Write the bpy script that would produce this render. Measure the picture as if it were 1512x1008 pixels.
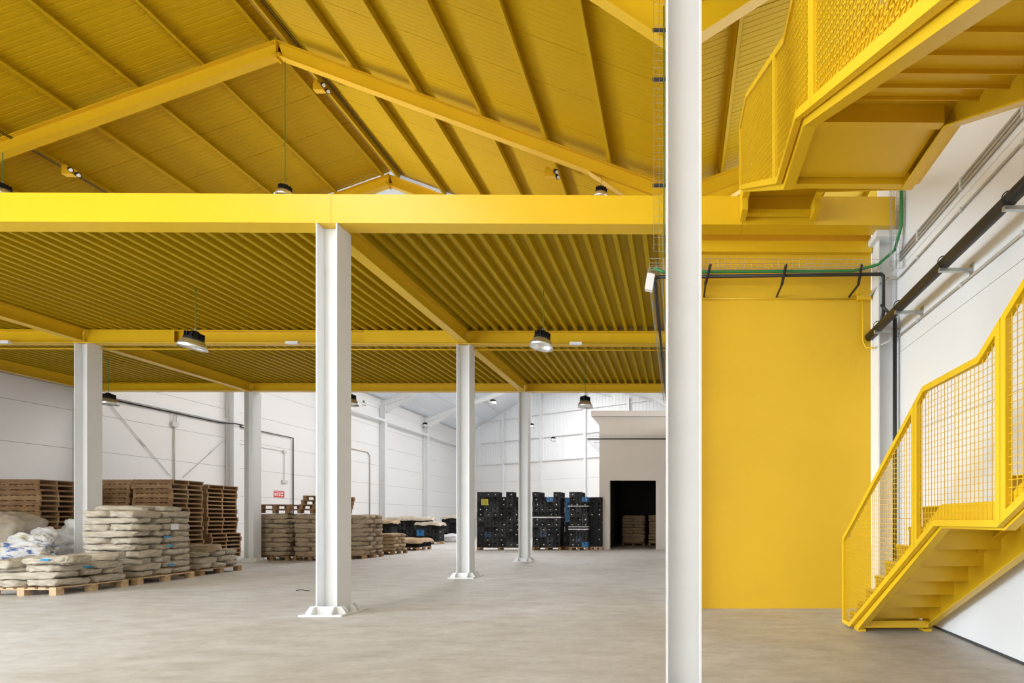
import bpy, math, random
from mathutils import Vector, Matrix, noise
random.seed(7)

# ------------------------------------------------------------------ clear
for o in list(bpy.data.objects):
    bpy.data.objects.remove(o, do_unlink=True)
scene = bpy.context.scene
COL = scene.collection

# ------------------------------------------------------------------ camera
W, H, F = 1512, 1008, 720.0
EYE = 1.361
YAW = math.radians(0.40)
PX0, PY0 = 1001 + F * math.tan(YAW), 767.0
cam_d = bpy.data.cameras.new('camera')
cam = bpy.data.objects.new('camera', cam_d)
COL.objects.link(cam)
cam.location = (0, 0, EYE)
cam.rotation_euler = (math.pi / 2, 0, -YAW)
cam_d.sensor_width = 36.0
cam_d.lens = 36.0 * F / W
cam_d.shift_x = (W / 2 - PX0) / W
cam_d.shift_y = (PY0 - H / 2) / W
cam_d.clip_start = 0.05
cam_d.clip_end = 300
scene.camera = cam

def ray(x, y):
    r = (x - PX0) / F
    return Vector((math.sin(YAW) + r * math.cos(YAW), math.cos(YAW) - r * math.sin(YAW), (PY0 - y) / F))
def atY(x, y, Y):
    d = ray(x, y); return Vector((0, 0, EYE)) + d * (Y / d.y)
def atX(x, y, X):
    d = ray(x, y); return Vector((0, 0, EYE)) + d * (X / d.x)
def atZ(x, y, Z):
    d = ray(x, y); return Vector((0, 0, EYE)) + d * ((Z - EYE) / d.z)

# ------------------------------------------------------------------ world, lights, exposure
scene.view_settings.view_transform = 'Standard'
scene.view_settings.look = 'None'
scene.view_settings.gamma = 1.0
scene.view_settings.use_curve_mapping = False
scene.view_settings.exposure = 0.22
world = bpy.data.worlds.new('sky'); scene.world = world
world.use_nodes = True
bg = world.node_tree.nodes['Background']
bg.inputs[0].default_value = (0.92, 0.96, 1.0, 1)
bg.inputs[1].default_value = 2.0

def area(name, loc, rot, sx, sy, power, color, spread):
    l = bpy.data.lights.new(name, 'AREA'); l.shape = 'RECTANGLE'
    l.size, l.size_y, l.energy, l.color = sx, sy, power, color; l.spread = math.radians(spread)
    o = bpy.data.objects.new(name, l); COL.objects.link(o)
    o.location = loc; o.rotation_euler = rot
    return o
# daylight through the goods door in the left wall, far roof lights, and added openings in front, gable, roof and clerestory
area('daylight_left_door', (-19.0, -0.8, 2.75), (0, -math.radians(57), 0), 5.0, 10.8, 3000, (0.72, 0.86, 1.0), 124)
area('added_front_fill', (-12.2, -8.8, 3.2), (math.radians(58), 0, 0), 11.8, 6.0, 260, (0.97, 0.98, 1.0), 140)  # lamp added at the front opening to light the hall
area('added_gable_fill', (-9.4, -8.9, 8.3), (math.radians(86), 0, 0), 15.0, 3.2, 400, (1.0, 0.975, 0.94), 150)  # added lamp for the front faces of beams and rafters
area('added_entrance_roof_fill', (-9.4, -2.0, 11.8), (0, 0, 0), 4.0, 7.5, 600, (1.0, 0.98, 0.95), 170)  # added lamp brightening floor, beam faces and right wall from above
area('added_clerestory_fill', (-18.6, 13.4, 7.55), (0, -math.radians(104), 0), 1.5, 4.0, 150, (1.0, 0.98, 0.97), 50)  # added lamp, spread narrowed to brighten the right roof slope
for yy in (22.0, 27.5, 33.0):
    area('daylight_roof_light', (-9.4, yy, 11.75), (0, 0, 0), 3.6, 4.2, 480, (1.0, 0.99, 1.0), 180)

# ------------------------------------------------------------------ materials
def mat(name, col, rough=0.5, metal=0.0, var=0.0, vscale=3.0, bump=0.0, bscale=40.0, spec=0.5, col2=None, stretch=None, detail=4.0):
    m = bpy.data.materials.new(name); m.use_nodes = True
    nt = m.node_tree; b = nt.nodes['Principled BSDF']
    b.inputs['Roughness'].default_value = rough
    b.inputs['Metallic'].default_value = metal
    b.inputs['Specular IOR Level'].default_value = spec
    b.inputs['Base Color'].default_value = (*col, 1)
    tc = nt.nodes.new('ShaderNodeTexCoord')
    src = tc.outputs['Object']
    if stretch:
        mp = nt.nodes.new('ShaderNodeMapping'); mp.inputs['Scale'].default_value = stretch
        nt.links.new(src, mp.inputs['Vector']); src = mp.outputs[0]
    if var > 0 or col2:
        n = nt.nodes.new('ShaderNodeTexNoise'); n.inputs['Scale'].default_value = vscale
        n.inputs['Detail'].default_value = detail
        nt.links.new(src, n.inputs['Vector'])
        r = nt.nodes.new('ShaderNodeValToRGB')
        c2 = col2 if col2 else tuple(max(0, c * (1 - var)) for c in col)
        r.color_ramp.elements[0].position = 0.35; r.color_ramp.elements[1].position = 0.65
        r.color_ramp.elements[0].color = (*c2, 1); r.color_ramp.elements[1].color = (*col, 1)
        nt.links.new(n.outputs['Fac'], r.inputs[0]); nt.links.new(r.outputs[0], b.inputs['Base Color'])
    if bump > 0:
        n = nt.nodes.new('ShaderNodeTexNoise'); n.inputs['Scale'].default_value = bscale
        n.inputs['Detail'].default_value = 3
        nt.links.new(src, n.inputs['Vector'])
        bp = nt.nodes.new('ShaderNodeBump'); bp.inputs['Strength'].default_value = bump
        bp.inputs['Distance'].default_value = 0.01
        nt.links.new(n.outputs['Fac'], bp.inputs['Height']); nt.links.new(bp.outputs[0], b.inputs['Normal'])
    return m

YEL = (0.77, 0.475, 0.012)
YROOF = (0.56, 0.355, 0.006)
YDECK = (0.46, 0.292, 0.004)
M = {
 'yellow': mat('yellow_paint', YEL, 0.34, var=0.03, vscale=2.0),
 'yellow_wall': mat('yellow_wall_paint', (0.78, 0.47, 0.014), 0.6, var=0.07, vscale=0.7, bump=0.12, bscale=25),
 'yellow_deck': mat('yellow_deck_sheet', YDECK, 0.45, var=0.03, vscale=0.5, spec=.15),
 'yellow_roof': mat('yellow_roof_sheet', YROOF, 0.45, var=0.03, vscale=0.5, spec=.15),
 'white': mat('white_paint', (0.80, 0.80, 0.80), 0.38, var=0.03, vscale=2.5),
 'wall': mat('white_wall_panel', (0.83, 0.815, 0.80), 0.55, var=0.03, vscale=0.4, bump=0.05, bscale=30),
 'wall_right': mat('white_plaster', (0.76, 0.745, 0.73), 0.6, var=0.03, vscale=0.5, bump=0.06, bscale=30),
 'room': mat('cream_plaster', (0.74, 0.69, 0.64), 0.65, var=0.05, vscale=0.6),
 'sheet': mat('white_sheet_metal', (0.82, 0.83, 0.84), 0.5),
 'shade_liner': mat('dark_shade_liner', (0.035, 0.028, 0.022), 0.8),  # near-black colour stands in for shade inside the store room
 'dark': mat('dark_joint', (0.05, 0.05, 0.05), 0.8),
 'joint': mat('grey_joint', (0.25, 0.24, 0.23), 0.8),
 'black': mat('black_plastic', (0.010, 0.010, 0.012), 0.5, spec=.2),
 'pipe': mat('black_pipe', (0.018, 0.016, 0.015), 0.45),
 'galv': mat('galvanised_steel', (0.55, 0.58, 0.58), 0.38, 0.85, var=0.2, vscale=20),
 'conduit': mat('grey_beige_conduit', (0.52, 0.48, 0.43), 0.5),
 'lconduit': mat('light_grey_conduit', (0.62, 0.61, 0.60), 0.5),
 'green': mat('green_cable', (0.03, 0.22, 0.06), 0.5),
 'alu': mat('brushed_aluminium', (0.82, 0.82, 0.82), 0.28, 0.9),
 'lens': mat('lamp_lens', (0.85, 0.86, 0.88), 0.25),
 'wood': mat('pallet_wood', (0.34, 0.20, 0.095), 0.8, col2=(0.21, 0.115, 0.05), vscale=3.0, stretch=(1, 6, 6)),
 'wood2': mat('weathered_pallet_wood', (0.42, 0.27, 0.14), 0.8, col2=(0.28, 0.17, 0.08), vscale=3.0, stretch=(1, 6, 6)),
 'woodl': mat('fresh_pallet_wood', (0.62, 0.45, 0.27), 0.8, col2=(0.48, 0.32, 0.17), vscale=3.0, stretch=(1, 6, 6)),
 'burlap': mat('burlap', (0.55, 0.485, 0.39), 0.95, col2=(0.40, 0.34, 0.26), vscale=5.0, bump=1.0, bscale=14),
 'burlap2': mat('tan_burlap', (0.50, 0.36, 0.22), 0.95, col2=(0.36, 0.25, 0.15), vscale=5.0, bump=1.0, bscale=14),
 'burlapd': mat('brown_burlap', (0.42, 0.325, 0.225), 0.95, col2=(0.30, 0.225, 0.15), vscale=5.0, bump=1.0, bscale=14),
 'bag': mat('white_woven_plastic', (0.72, 0.72, 0.73), 0.45, col2=(0.55, 0.55, 0.56), vscale=6, bump=0.8, bscale=9),
 'bagb': mat('beige_woven_plastic', (0.50, 0.44, 0.36), 0.6, col2=(0.36, 0.31, 0.25), vscale=4, bump=0.8, bscale=9),
 'blue': mat('blue_plastic', (0.03, 0.20, 0.48), 0.45),
 'cyan': mat('blue_label', (0.02, 0.32, 0.62), 0.5),
 'paper': mat('white_paper', (0.8, 0.8, 0.8), 0.6),
 'red': mat('red_print', (0.62, 0.04, 0.05), 0.5),
 'yellow_sign': mat('yellow_card', (0.72, 0.66, 0.05), 0.6),
 'dgreen': mat('dark_green_plastic', (0.02, 0.05, 0.025), 0.45),
 'dgrey': mat('charcoal_plastic', (0.028, 0.029, 0.033), 0.5, spec=.25),
 'mgrey': mat('worn_grey_plastic', (0.055, 0.057, 0.062), 0.5, spec=.25),
 'dblue': mat('navy_plastic', (0.015, 0.035, 0.09), 0.45),
 'wrap': mat('white_stretch_wrap', (0.78, 0.78, 0.80), 0.3),
}
def print_mat():
    m = bpy.data.materials.new('printed_plastic_bag'); m.use_nodes = True
    nt = m.node_tree; b = nt.nodes['Principled BSDF']; b.inputs['Roughness'].default_value = 0.45
    tc = nt.nodes.new('ShaderNodeTexCoord')
    n = nt.nodes.new('ShaderNodeTexNoise'); n.inputs['Scale'].default_value = 5; n.inputs['Detail'].default_value = 3
    mp = nt.nodes.new('ShaderNodeMapping'); mp.inputs['Scale'].default_value = (0.8, 1.6, 2.2)
    nt.links.new(tc.outputs['Object'], mp.inputs[0]); nt.links.new(mp.outputs[0], n.inputs['Vector'])
    r = nt.nodes.new('ShaderNodeValToRGB'); r.color_ramp.interpolation = 'CONSTANT'
    stops = [(0, (.05, .10, .30)), (.37, (.30, .33, .45)), (.42, (.68, .68, .70)), (.56, (.72, .72, .73)), (.60, (.55, .45, .10)), (.625, (.68, .68, .69)), (.69, (.16, .12, .11)), (.71, (.62, .62, .64))]
    els = r.color_ramp.elements
    els[0].position = 0; els[0].color = (*stops[0][1], 1); els[1].position = 1; els[1].color = (.62, .62, .64, 1)
    for p, c in stops[1:]:
        e = els.new(p); e.color = (*c, 1)
    nt.links.new(n.outputs['Fac'], r.inputs[0]); nt.links.new(r.outputs[0], b.inputs['Base Color'])
    return m
M['print'] = print_mat()

def floor_mat():
    m = bpy.data.materials.new('worn_concrete'); m.use_nodes = True
    nt = m.node_tree; b = nt.nodes['Principled BSDF']
    tc = nt.nodes.new('ShaderNodeTexCoord')
    def nz(scale, detail, stretch=(1, 1, 1), rot=0.0, rough=0.6):
        mp = nt.nodes.new('ShaderNodeMapping'); mp.inputs['Scale'].default_value = stretch
        mp.inputs['Rotation'].default_value = (0, 0, rot)
        n = nt.nodes.new('ShaderNodeTexNoise'); n.inputs['Scale'].default_value = scale
        n.inputs['Detail'].default_value = detail; n.inputs['Roughness'].default_value = rough
        nt.links.new(tc.outputs['Object'], mp.inputs[0]); nt.links.new(mp.outputs[0], n.inputs['Vector'])
        return n.outputs['Fac']
    def ramp(fac, p0, c0, p1, c1):
        r = nt.nodes.new('ShaderNodeValToRGB')
        r.color_ramp.elements[0].position = p0; r.color_ramp.elements[0].color = (*c0, 1)
        r.color_ramp.elements[1].position = p1; r.color_ramp.elements[1].color = (*c1, 1)
        nt.links.new(fac, r.inputs[0]); return r.outputs[0]
    def mix(kind, fac, a, c):
        x = nt.nodes.new('ShaderNodeMix'); x.data_type = 'RGBA'; x.blend_type = kind
        x.inputs[0].default_value = fac
        nt.links.new(a, x.inputs[6]); nt.links.new(c, x.inputs[7]); return x.outputs[2]
    base = ramp(nz(0.35, 6), 0.35, (0.56, 0.525, 0.485), 0.66, (0.66, 0.65, 0.635))
    mid = ramp(nz(2.2, 8, (1, 2.2, 1), 0.5), 0.30, (0.72, 0.69, 0.65), 0.62, (1, 1, 1))
    fine = ramp(nz(14, 6), 0.30, (0.86, 0.85, 0.83), 0.6, (1, 1, 1))
    scr = ramp(nz(3.0, 9, (0.5, 7.0, 1), 0.9, 0.75), 0.60, (0.88, 0.88, 0.87), 0.75, (1.28, 1.28, 1.28))
    c = mix('MULTIPLY', 0.8, base, mid); c = mix('MULTIPLY', 0.8, c, fine); c = mix('MULTIPLY', 0.6, c, scr)
    nt.links.new(c, b.inputs['Base Color'])
    rr = ramp(nz(1.1, 5), 0.35, (0.42,) * 3, 0.65, (0.62,) * 3)
    nt.links.new(rr, b.inputs['Roughness'])
    bp = nt.nodes.new('ShaderNodeBump'); bp.inputs['Strength'].default_value = 0.12; bp.inputs['Distance'].default_value = 0.01
    nt.links.new(nz(22, 6), bp.inputs['Height']); nt.links.new(bp.outputs[0], b.inputs['Normal'])
    return m
M['floor'] = floor_mat()

# ------------------------------------------------------------------ mesh helpers
class MB:
    def __init__(s): s.v = []; s.f = []
    def _add(s, vs, fs):
        b = len(s.v); s.v += [tuple(v) for v in vs]; s.f += [tuple(i + b for i in f) for f in fs]; return s
    def box(s, x0, x1, y0, y1, z0, z1):
        return s._add([(x0, y0, z0), (x1, y0, z0), (x1, y1, z0), (x0, y1, z0), (x0, y0, z1), (x1, y0, z1), (x1, y1, z1), (x0, y1, z1)],
                      [(0, 3, 2, 1), (4, 5, 6, 7), (0, 1, 5, 4), (1, 2, 6, 5), (2, 3, 7, 6), (3, 0, 4, 7)])
    def bar(s, p0, p1, w, h, up=(0, 0, 1), off=(0, 0)):
        """rectangular bar p0->p1; w across, h along 'up'; off shifts (across, up)"""
        p0, p1 = Vector(p0), Vector(p1); d = (p1 - p0).normalized(); u = Vector(up)
        sd = d.cross(u).normalized(); u = sd.cross(d).normalized()
        vs = []
        for p in (p0, p1):
            c = p + sd * off[0] + u * off[1]
            for a, b in ((-1, -1), (1, -1), (1, 1), (-1, 1)):
                vs.append(c + sd * (a * w / 2) + u * (b * h / 2))
        return s._add(vs, [(3, 2, 1, 0), (4, 5, 6, 7), (0, 1, 5, 4), (1, 2, 6, 5), (2, 3, 7, 6), (3, 0, 4, 7)])
    def ibeam(s, p0, p1, h, b, tw=0.012, tf=0.02, up=(0, 0, 1)):
        s.bar(p0, p1, tw, h - 2 * tf, up)
        s.bar(p0, p1, b, tf, up, (0, (h - tf) / 2)); s.bar(p0, p1, b, tf, up, (0, -(h - tf) / 2)); return s
    def tube(s, pts, r, n=8, caps=True):
        pts = [Vector(p) for p in pts]; rings = []
        N = len(pts); prev = None
        for i, p in enumerate(pts):
            if i == 0: d = pts[1] - p
            elif i == N - 1: d = p - pts[i - 1]
            else: d = (pts[i + 1] - p).normalized() + (p - pts[i - 1]).normalized()
            d.normalize()
            if prev is None:
                a = Vector((0, 0, 1)) if abs(d.z) < 0.9 else Vector((1, 0, 0))
            else: a = prev
            u = (a - d * a.dot(d)).normalized(); prev = u; w = d.cross(u)
            k = 1.0
            rings.append([p + (u * math.cos(t) + w * math.sin(t)) * r * k for t in [2 * math.pi * j / n for j in range(n)]])
        b = len(s.v)
        for rg in rings: s.v += [tuple(q) for q in rg]
        for i in range(N - 1):
            for j in range(n):
                j2 = (j + 1) % n
                s.f.append((b + i * n + j, b + i * n + j2, b + (i + 1) * n + j2, b + (i + 1) * n + j))
        if caps:
            s.f.append(tuple(b + j for j in reversed(range(n)))); s.f.append(tuple(b + (N - 1) * n + j for j in range(n)))
        return s
    def lathe(s, prof, n=20, c=(0, 0, 0)):
        b = len(s.v)
        for r, z in prof:
            for j in range(n):
                t = 2 * math.pi * j / n
                s.v.append((c[0] + r * math.cos(t), c[1] + r * math.sin(t), c[2] + z))
        for i in range(len(prof) - 1):
            for j in range(n):
                j2 = (j + 1) % n
                s.f.append((b + i * n + j, b + i * n + j2, b + (i + 1) * n + j2, b + (i + 1) * n + j))
        return s
    def prism(s, poly, axis, a0, a1):
        """poly = 2D points; axis 'x': (y,z), 'y': (x,z), 'z': (x,y)"""
        def P(p, a):
            return {'x': (a, p[0], p[1]), 'y': (p[0], a, p[1]), 'z': (p[0], p[1], a)}[axis]
        n = len(poly)
        vs = [P(p, a0) for p in poly] + [P(p, a1) for p in poly]
        fs = [tuple(range(n)), tuple(reversed(range(n, 2 * n)))]
        for i in range(n):
            j = (i + 1) % n; fs.append((j, i, n + i, n + j))
        return s._add(vs, fs)
    def mesh(s, name, m, smooth=False):
        me = bpy.data.meshes.new(name); me.from_pydata(s.v, [], s.f); me.validate()
        import bmesh
        bm = bmesh.new(); bm.from_mesh(me); bmesh.ops.recalc_face_normals(bm, faces=bm.faces); bm.to_mesh(me); bm.free()
        if smooth:
            for p in me.polygons: p.use_smooth = True
        me.materials.append(M[m] if isinstance(m, str) else m)
        return me
    def build(s, name, m, parent=None, smooth=False, loc=None):
        return link(name, s.mesh(name, m, smooth), parent, loc)

def link(name, me, parent=None, loc=None, rotz=None, scale=None):
    o = bpy.data.objects.new(name, me); COL.objects.link(o)
    if parent is not None: o.parent = parent
    if loc is not None: o.location = loc
    if rotz is not None: o.rotation_euler = (0, 0, rotz)
    if scale is not None: o.scale = scale
    return o
def tag(o, label, cat, group=None):
    o['label'] = label; o['category'] = cat
    if group: o['group'] = group
    return o
def thing(name, label, cat, loc=(0, 0, 0), rotz=0.0, group=None):
    o = bpy.data.objects.new(name, None); COL.objects.link(o)
    o.empty_display_size = 0.1; o.location = loc; o.rotation_euler = (0, 0, rotz)
    return tag(o, label, cat, group)
def struct(o, label=None, cat=None):
    o['kind'] = 'structure'
    if label: o['label'] = label
    if cat: o['category'] = cat
    return o
def stuff(o): o['kind'] = 'stuff'; return o
def mesh_with(me, m):
    c = me.copy(); c.materials.clear(); c.materials.append(M[m]); return c

ORD = 'first second third fourth fifth sixth seventh eighth ninth tenth eleventh twelfth thirteenth fourteenth fifteenth sixteenth seventeenth eighteenth nineteenth'.split()
NUM = 'one two three four five six seven eight nine ten eleven twelve'.split()
# ------------------------------------------------------------------ dimensions
ROW = [7.0, 11.42, 15.85]                 # front faces of the column rows
XL, XR = -19.25, 3.235                    # inner faces of the side walls
XC = -5.02; XC2 = -13.87                  # column lines
APEX_X, APEX_Z, SLOPE = -9.41, 12.58, 0.365
VAL_Z = APEX_Z + SLOPE * APEX_X           # rafter top at the valley (x = 0)
def roof_z(x):
    """top of the rafters"""
    if x <= 0: return APEX_Z - SLOPE * abs(x - APEX_X)
    return VAL_Z + SLOPE * x if x < -APEX_X else VAL_Z + SLOPE * (-APEX_X) - SLOPE * (x + APEX_X)
DECK = 5.80
ENDA, ENDB = Vector((-19.3, 44.55, 0)), Vector((9.5, 29.4, 0))   # the skewed far end wall
ENDD = (ENDB - ENDA).normalized(); ENDN = Vector((-ENDD.y, ENDD.x, 0))

# ================================================================== SETTING
fl = MB(); fl.box(-19.9, 10, -9.5, 46, -0.25, 0.0)
struct(fl.build('floor', 'floor'), 'worn pale concrete warehouse floor', 'floor')

# ---- left wall with horizontal panels
PH = 1.22; Z0 = -0.04
def panel_wall(name, label, x_face, nx, y_edges, zrows, m, skip=()):
    """panels stand proud of a dark backing by 12 mm; nx = +1 faces +X, -1 faces -X"""
    back = MB()
    xb = x_face - nx * 0.012
    for i in range(len(y_edges) - 1):
        if i in skip: 
            back.box(min(xb, xb - nx * .16), max(xb, xb - nx * .16), y_edges[i], y_edges[i + 1], skip[i], zrows[-1]); continue
        back.box(min(xb, xb - nx * .16), max(xb, xb - nx * .16), y_edges[i], y_edges[i + 1], 0, zrows[-1])
    w = struct(back.build(name, 'joint'), label, 'wall')
    for i in range(len(y_edges) - 1):
        for k in range(len(zrows) - 1):
            z0, z1 = zrows[k] + .006, zrows[k + 1] - .006
            if i in skip:
                if z1 <= skip[i]: continue
                z0 = max(z0, skip[i])
            z0 = max(z0, 0.0)
            p = MB(); p.box(min(x_face, xb), max(x_face, xb), y_edges[i] + .004, y_edges[i + 1] - .004, z0, z1)
            p.build('panel', m, w)
    return w
zr = [Z0 + PH * k for k in range(0, 8)] + [9.35]
ye = [-9.2, -6.3, 4.7, 10.3, 15.65, 21.0, 26.35, 31.7, 37.05, 44.6]
panel_wall('wall_left', 'white panelled warehouse side wall behind the pallets and sacks', XL, 1, ye, zr, 'wall', {1: 5.4})
# ---- unseen clerestory window over the deck, added to brighten the roof slope
wd = MB(); wd.box(XL + .001, XL + .03, 11.35, 11.4, 6.75, 8.35); wd.box(XL + .001, XL + .03, 15.4, 15.45, 6.75, 8.35); wd.box(XL + .001, XL + .03, 11.4, 15.4, 6.75, 6.8); wd.box(XL + .001, XL + .03, 11.4, 15.4, 8.3, 8.35)
win = struct(wd.build('added_window_1', 'white'), 'unseen clerestory window added for light high on the left wall', 'window')
MB().box(XL + .002, XL + .012, 11.4, 15.4, 6.8, 8.3).build('pane', 'lens', win)
# ---- right wall
zr2 = [0, 1.38, 2.59, 3.80, 5.02, 6.24, 7.46, 8.68, 10.4]
wr = MB(); wr.box(XR + .012, XR + .2, -9.2, 7.9, 0, 10.3)
wr = struct(wr.build('wall_right', 'joint'), 'smooth white wall beside the yellow staircase', 'wall')
for k in range(len(zr2) - 1):
    p = MB(); p.box(XR, XR + .013, -9.2, 7.9, max(zr2[k] + .003, .03), zr2[k + 1] - .003); p.build('panel', 'wall_right', wr)
bb = MB(); bb.box(XR - .004, XR + .012, -9.2, 7.45, 0, .03); struct(bb.build('baseboard_right', 'dark'), 'thin dark joint strip at the foot of the right wall', 'baseboard')
# ---- front wall behind the camera: opening added to let daylight in
fw = MB()
fw.box(-19.4, 9.6, -9.4, -9.2, 6.4, 12.6); fw.box(-19.4, -18.2, -9.4, -9.2, 0, 6.4); fw.box(-6.2, 9.6, -9.4, -9.2, 0, 6.4)
struct(fw.build('wall_front', 'wall'), 'white end wall with a wide opening added for daylight', 'wall')
gw = MB()  # unseen glazing added to go with the gable fill lamp
for k in range(16): gw.box(-16.9 + k, -16.9 + k + .06, -9.19, -9.12, 6.7, 9.9)
gw.box(-16.9, -1.84, -9.19, -9.12, 6.64, 6.7); gw.box(-16.9, -1.84, -9.19, -9.12, 9.9, 9.96)
gwo = struct(gw.build('added_window_2', 'white'), 'wide gable glazing added for light above the front opening', 'window')
for k in range(15): MB().box(-16.84 + k, -15.9 + k, -9.18, -9.15, 6.7, 9.9).build('pane', 'lens', gwo)
# ---- yellow partition wall and the side of the rooms behind it
yw = MB(); yw.box(-0.15, 2.97, 7.48, 7.68, 0, 5.78)
struct(yw.build('wall_partition', 'yellow_wall'), 'tall matt yellow partition wall between white columns', 'wall')
sw = MB(); sw.box(-0.15, 0.05, 7.68, 22.3, 0, 5.75)
struct(sw.build('wall_side', 'room'), 'plain wall running back from the yellow partition', 'wall')
# ---- far white room with a dark doorway
RY = 22.3
dl, dr, dh = atY(900.3, 760, RY).x, atY(968.5, 760, RY).x, atY(930, 709, RY).z
rl = atY(885, 760, RY).x; rt = atY(930, 607, RY).z; rb = atY(930, 615, RY).z
rm = MB()
rm.box(rl, dl, RY, RY + .25, 0, rb); rm.box(dr, 0.05, RY, RY + .25, 0, rb); rm.box(dl, dr, RY, RY + .25, dh, rb)
rm.box(rl, rl + .25, RY + .25, 28.3, 0, rb); rm.box(-.2, .05, RY + .25, 28.3, 0, rb); rm.box(rl + .25, -.2, 28.05, 28.3, 0, rb)
rmo = struct(rm.build('wall_room', 'room'), 'cream plastered store room walls with a doorway', 'wall')
ln = MB(); ln.box(rl + .25, rl + .262, RY + .25, 28.05, 0, rb); ln.box(-.212, -.2, RY + .25, 28.05, 0, rb); ln.box(rl + .262, -.212, 28.038, 28.05, 0, rb); ln.box(rl + .262, -.212, RY + .25, 28.038, rb - .012, rb)  # dark sheets added inside to deepen the shade in the doorway
ln.build('shade_liner', 'shade_liner', rmo)
cn = MB(); cl_ = atY(873.5, 610, RY).x
cn.box(cl_, 0.05, RY - .14, 28.4, rb, rt)
cn.prism([(cl_ + .02, rb), (rl, rb), (rl, rb - .42)], 'y', RY, 28.3)
struct(cn.build('trim_1', 'room'), 'projecting cream cornice slab on top of the store room', 'cornice')
# ---- far end wall: lower panels, upper ribbed sheet
def on_end(s, n=0.0, z=0.0): return ENDA + ENDD * s - ENDN * n + Vector((0, 0, z))
L_END = (ENDB - ENDA).length
ew = MB()
ew.bar(on_end(0, -.12, 6.2), on_end(L_END, -.12, 6.2), .2, 12.4)
ewo = struct(ew.build('wall_back', 'joint'), 'skewed white end wall of the far hall with ribbed upper sheeting', 'wall')
posts_s = []
for px_ in (745, 801, 866, 930):
    d = ray(px_, 767); t = (ENDA.x * ENDD.y - ENDA.y * ENDD.x) / (d.x * ENDD.y - d.y * ENDD.x)
    q = d * t; posts_s.append((Vector((q.x, q.y, 0)) - ENDA).length)
SEAM_Z = None
d = ray(745, 684.6); t = (ENDA.x * ENDD.y - ENDA.y * ENDD.x) / (d.x * ENDD.y - d.y * ENDD.x)
SEAM_Z = EYE + d.z * t
ss = [0.0, 2.0] + posts_s + [posts_s[-1] + 4.0, L_END]
for i in range(len(ss) - 1):
    for k in range(4):
        z0, z1 = SEAM_Z * k / 4, SEAM_Z * (k + 1) / 4
        p = MB(); p.bar(on_end(ss[i] + .006, 0, (z0 + z1) / 2), on_end(ss[i + 1] - .006, 0, (z0 + z1) / 2), .04, z1 - z0 - .012); p.build('panel', 'wall', ewo)
rs = MB(); pitch = .30; n = int(L_END / pitch)
for i in range(n):
    rs.bar(on_end(i * pitch, -.004, (SEAM_Z + 12.3) / 2), on_end(i * pitch + .24, -.004, (SEAM_Z + 12.3) / 2), .03, 12.3 - SEAM_Z)
    rs.bar(on_end(i * pitch + .24, .02, (SEAM_Z + 12.3) / 2), on_end(i * pitch + .30, .02, (SEAM_Z + 12.3) / 2), .03, 12.3 - SEAM_Z)
stuff(rs.build('ribbed_sheet', 'sheet', ewo))
for s_ in posts_s:
    p = on_end(s_, .14); top = roof_z(p.x) - .05
    ip = MB(); ip.ibeam((0, 0, 0), (0, 0, top), .22, .2, up=(ENDN.x, ENDN.y, 0))
    po = ip.build('end_wall_post', 'white', None, loc=p)
    tag(po, 'slim white steel post standing against the ribbed end wall', 'post', 'posts along the ribbed end wall')
for z in (SEAM_Z + .02, SEAM_Z + 1.95, SEAM_Z + 3.85, SEAM_Z + 5.5):
    for i in range(1, len(ss) - 2):
        a, b = on_end(ss[i] + .12, .09, z), on_end(ss[i + 1] - .12, .09, z)
        if max(roof_z(a.x), roof_z(b.x)) < z + .2: continue
        rb_ = MB(); rb_.bar(a, b, .1, .09); rb_.build('rail', 'white', ewo)

# ================================================================== ROOFS
def sheet_mesh(x0, x1, L, rib, m, name):
    """ribbed sheet running from x0 to x1 (slope), width L in y, seen from below"""
    b = MB(); sy = [0.004]; prof = []
    n = max(1, int(round(L / rib)))
    for i in range(n):
        a = i * L / n; w = L / n
        prof += [(a + .004, .0), (a + w * .66, .0), (a + w * .72, .005), (a + w * .94, .005), (a + w - .004, 0.0)]
    prof[0] = (.004, .0); prof[-1] = (L - .004, .0)
    zA, zB = roof_z(x0) + .19, roof_z(x1) + .19
    lo = [(x0, y, zA + dz) for y, dz in prof]; lo2 = [(x1, y, zB + dz) for y, dz in prof]
    up = [(x0, y, zA + .05) for y, dz in prof]; up2 = [(x1, y, zB + .05) for y, dz in prof]
    k = len(prof); vs = lo + lo2 + up + up2; fs = []
    for i in range(k - 1):
        fs.append((i, i + 1, k + i + 1, k + i)); fs.append((2 * k + i + 1, 2 * k + i, 3 * k + i, 3 * k + i + 1))
        fs.append((i + 1, i, 2 * k + i, 2 * k + i + 1)); fs.append((k + i, k + i + 1, 3 * k + i + 1, 3 * k + i))
    fs.append((0, k, 3 * k, 2 * k)); fs.append((2 * k - 1, k - 1, 3 * k - 1, 4 * k - 1))
    b._add(vs, fs); return b.mesh(name, m)
def roof_slope(name, label, x0, x1, y0, y1, m, rib=.1, L=1.0):
    cap = MB(); zA, zB = roof_z(x0) + .245, roof_z(x1) + .245
    cap._add([(x0, y0, zA), (x1, y0, zB), (x1, y1, zB), (x0, y1, zA), (x0, y0, zA + .03), (x1, y0, zB + .03), (x1, y1, zB + .03), (x0, y1, zA + .03)],
             [(0, 3, 2, 1), (4, 5, 6, 7), (0, 1, 5, 4), (1, 2, 6, 5), (2, 3, 7, 6), (3, 0, 4, 7)])
    w = struct(cap.build(name, m), label, 'ceiling')
    me = sheet_mesh(x0, x1, L, rib, m, 'roof_panel')
    y = y0
    while y < y1 - .01:
        link('roof_panel', me, w, loc=(0, y, 0)); y += L
    return w
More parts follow.
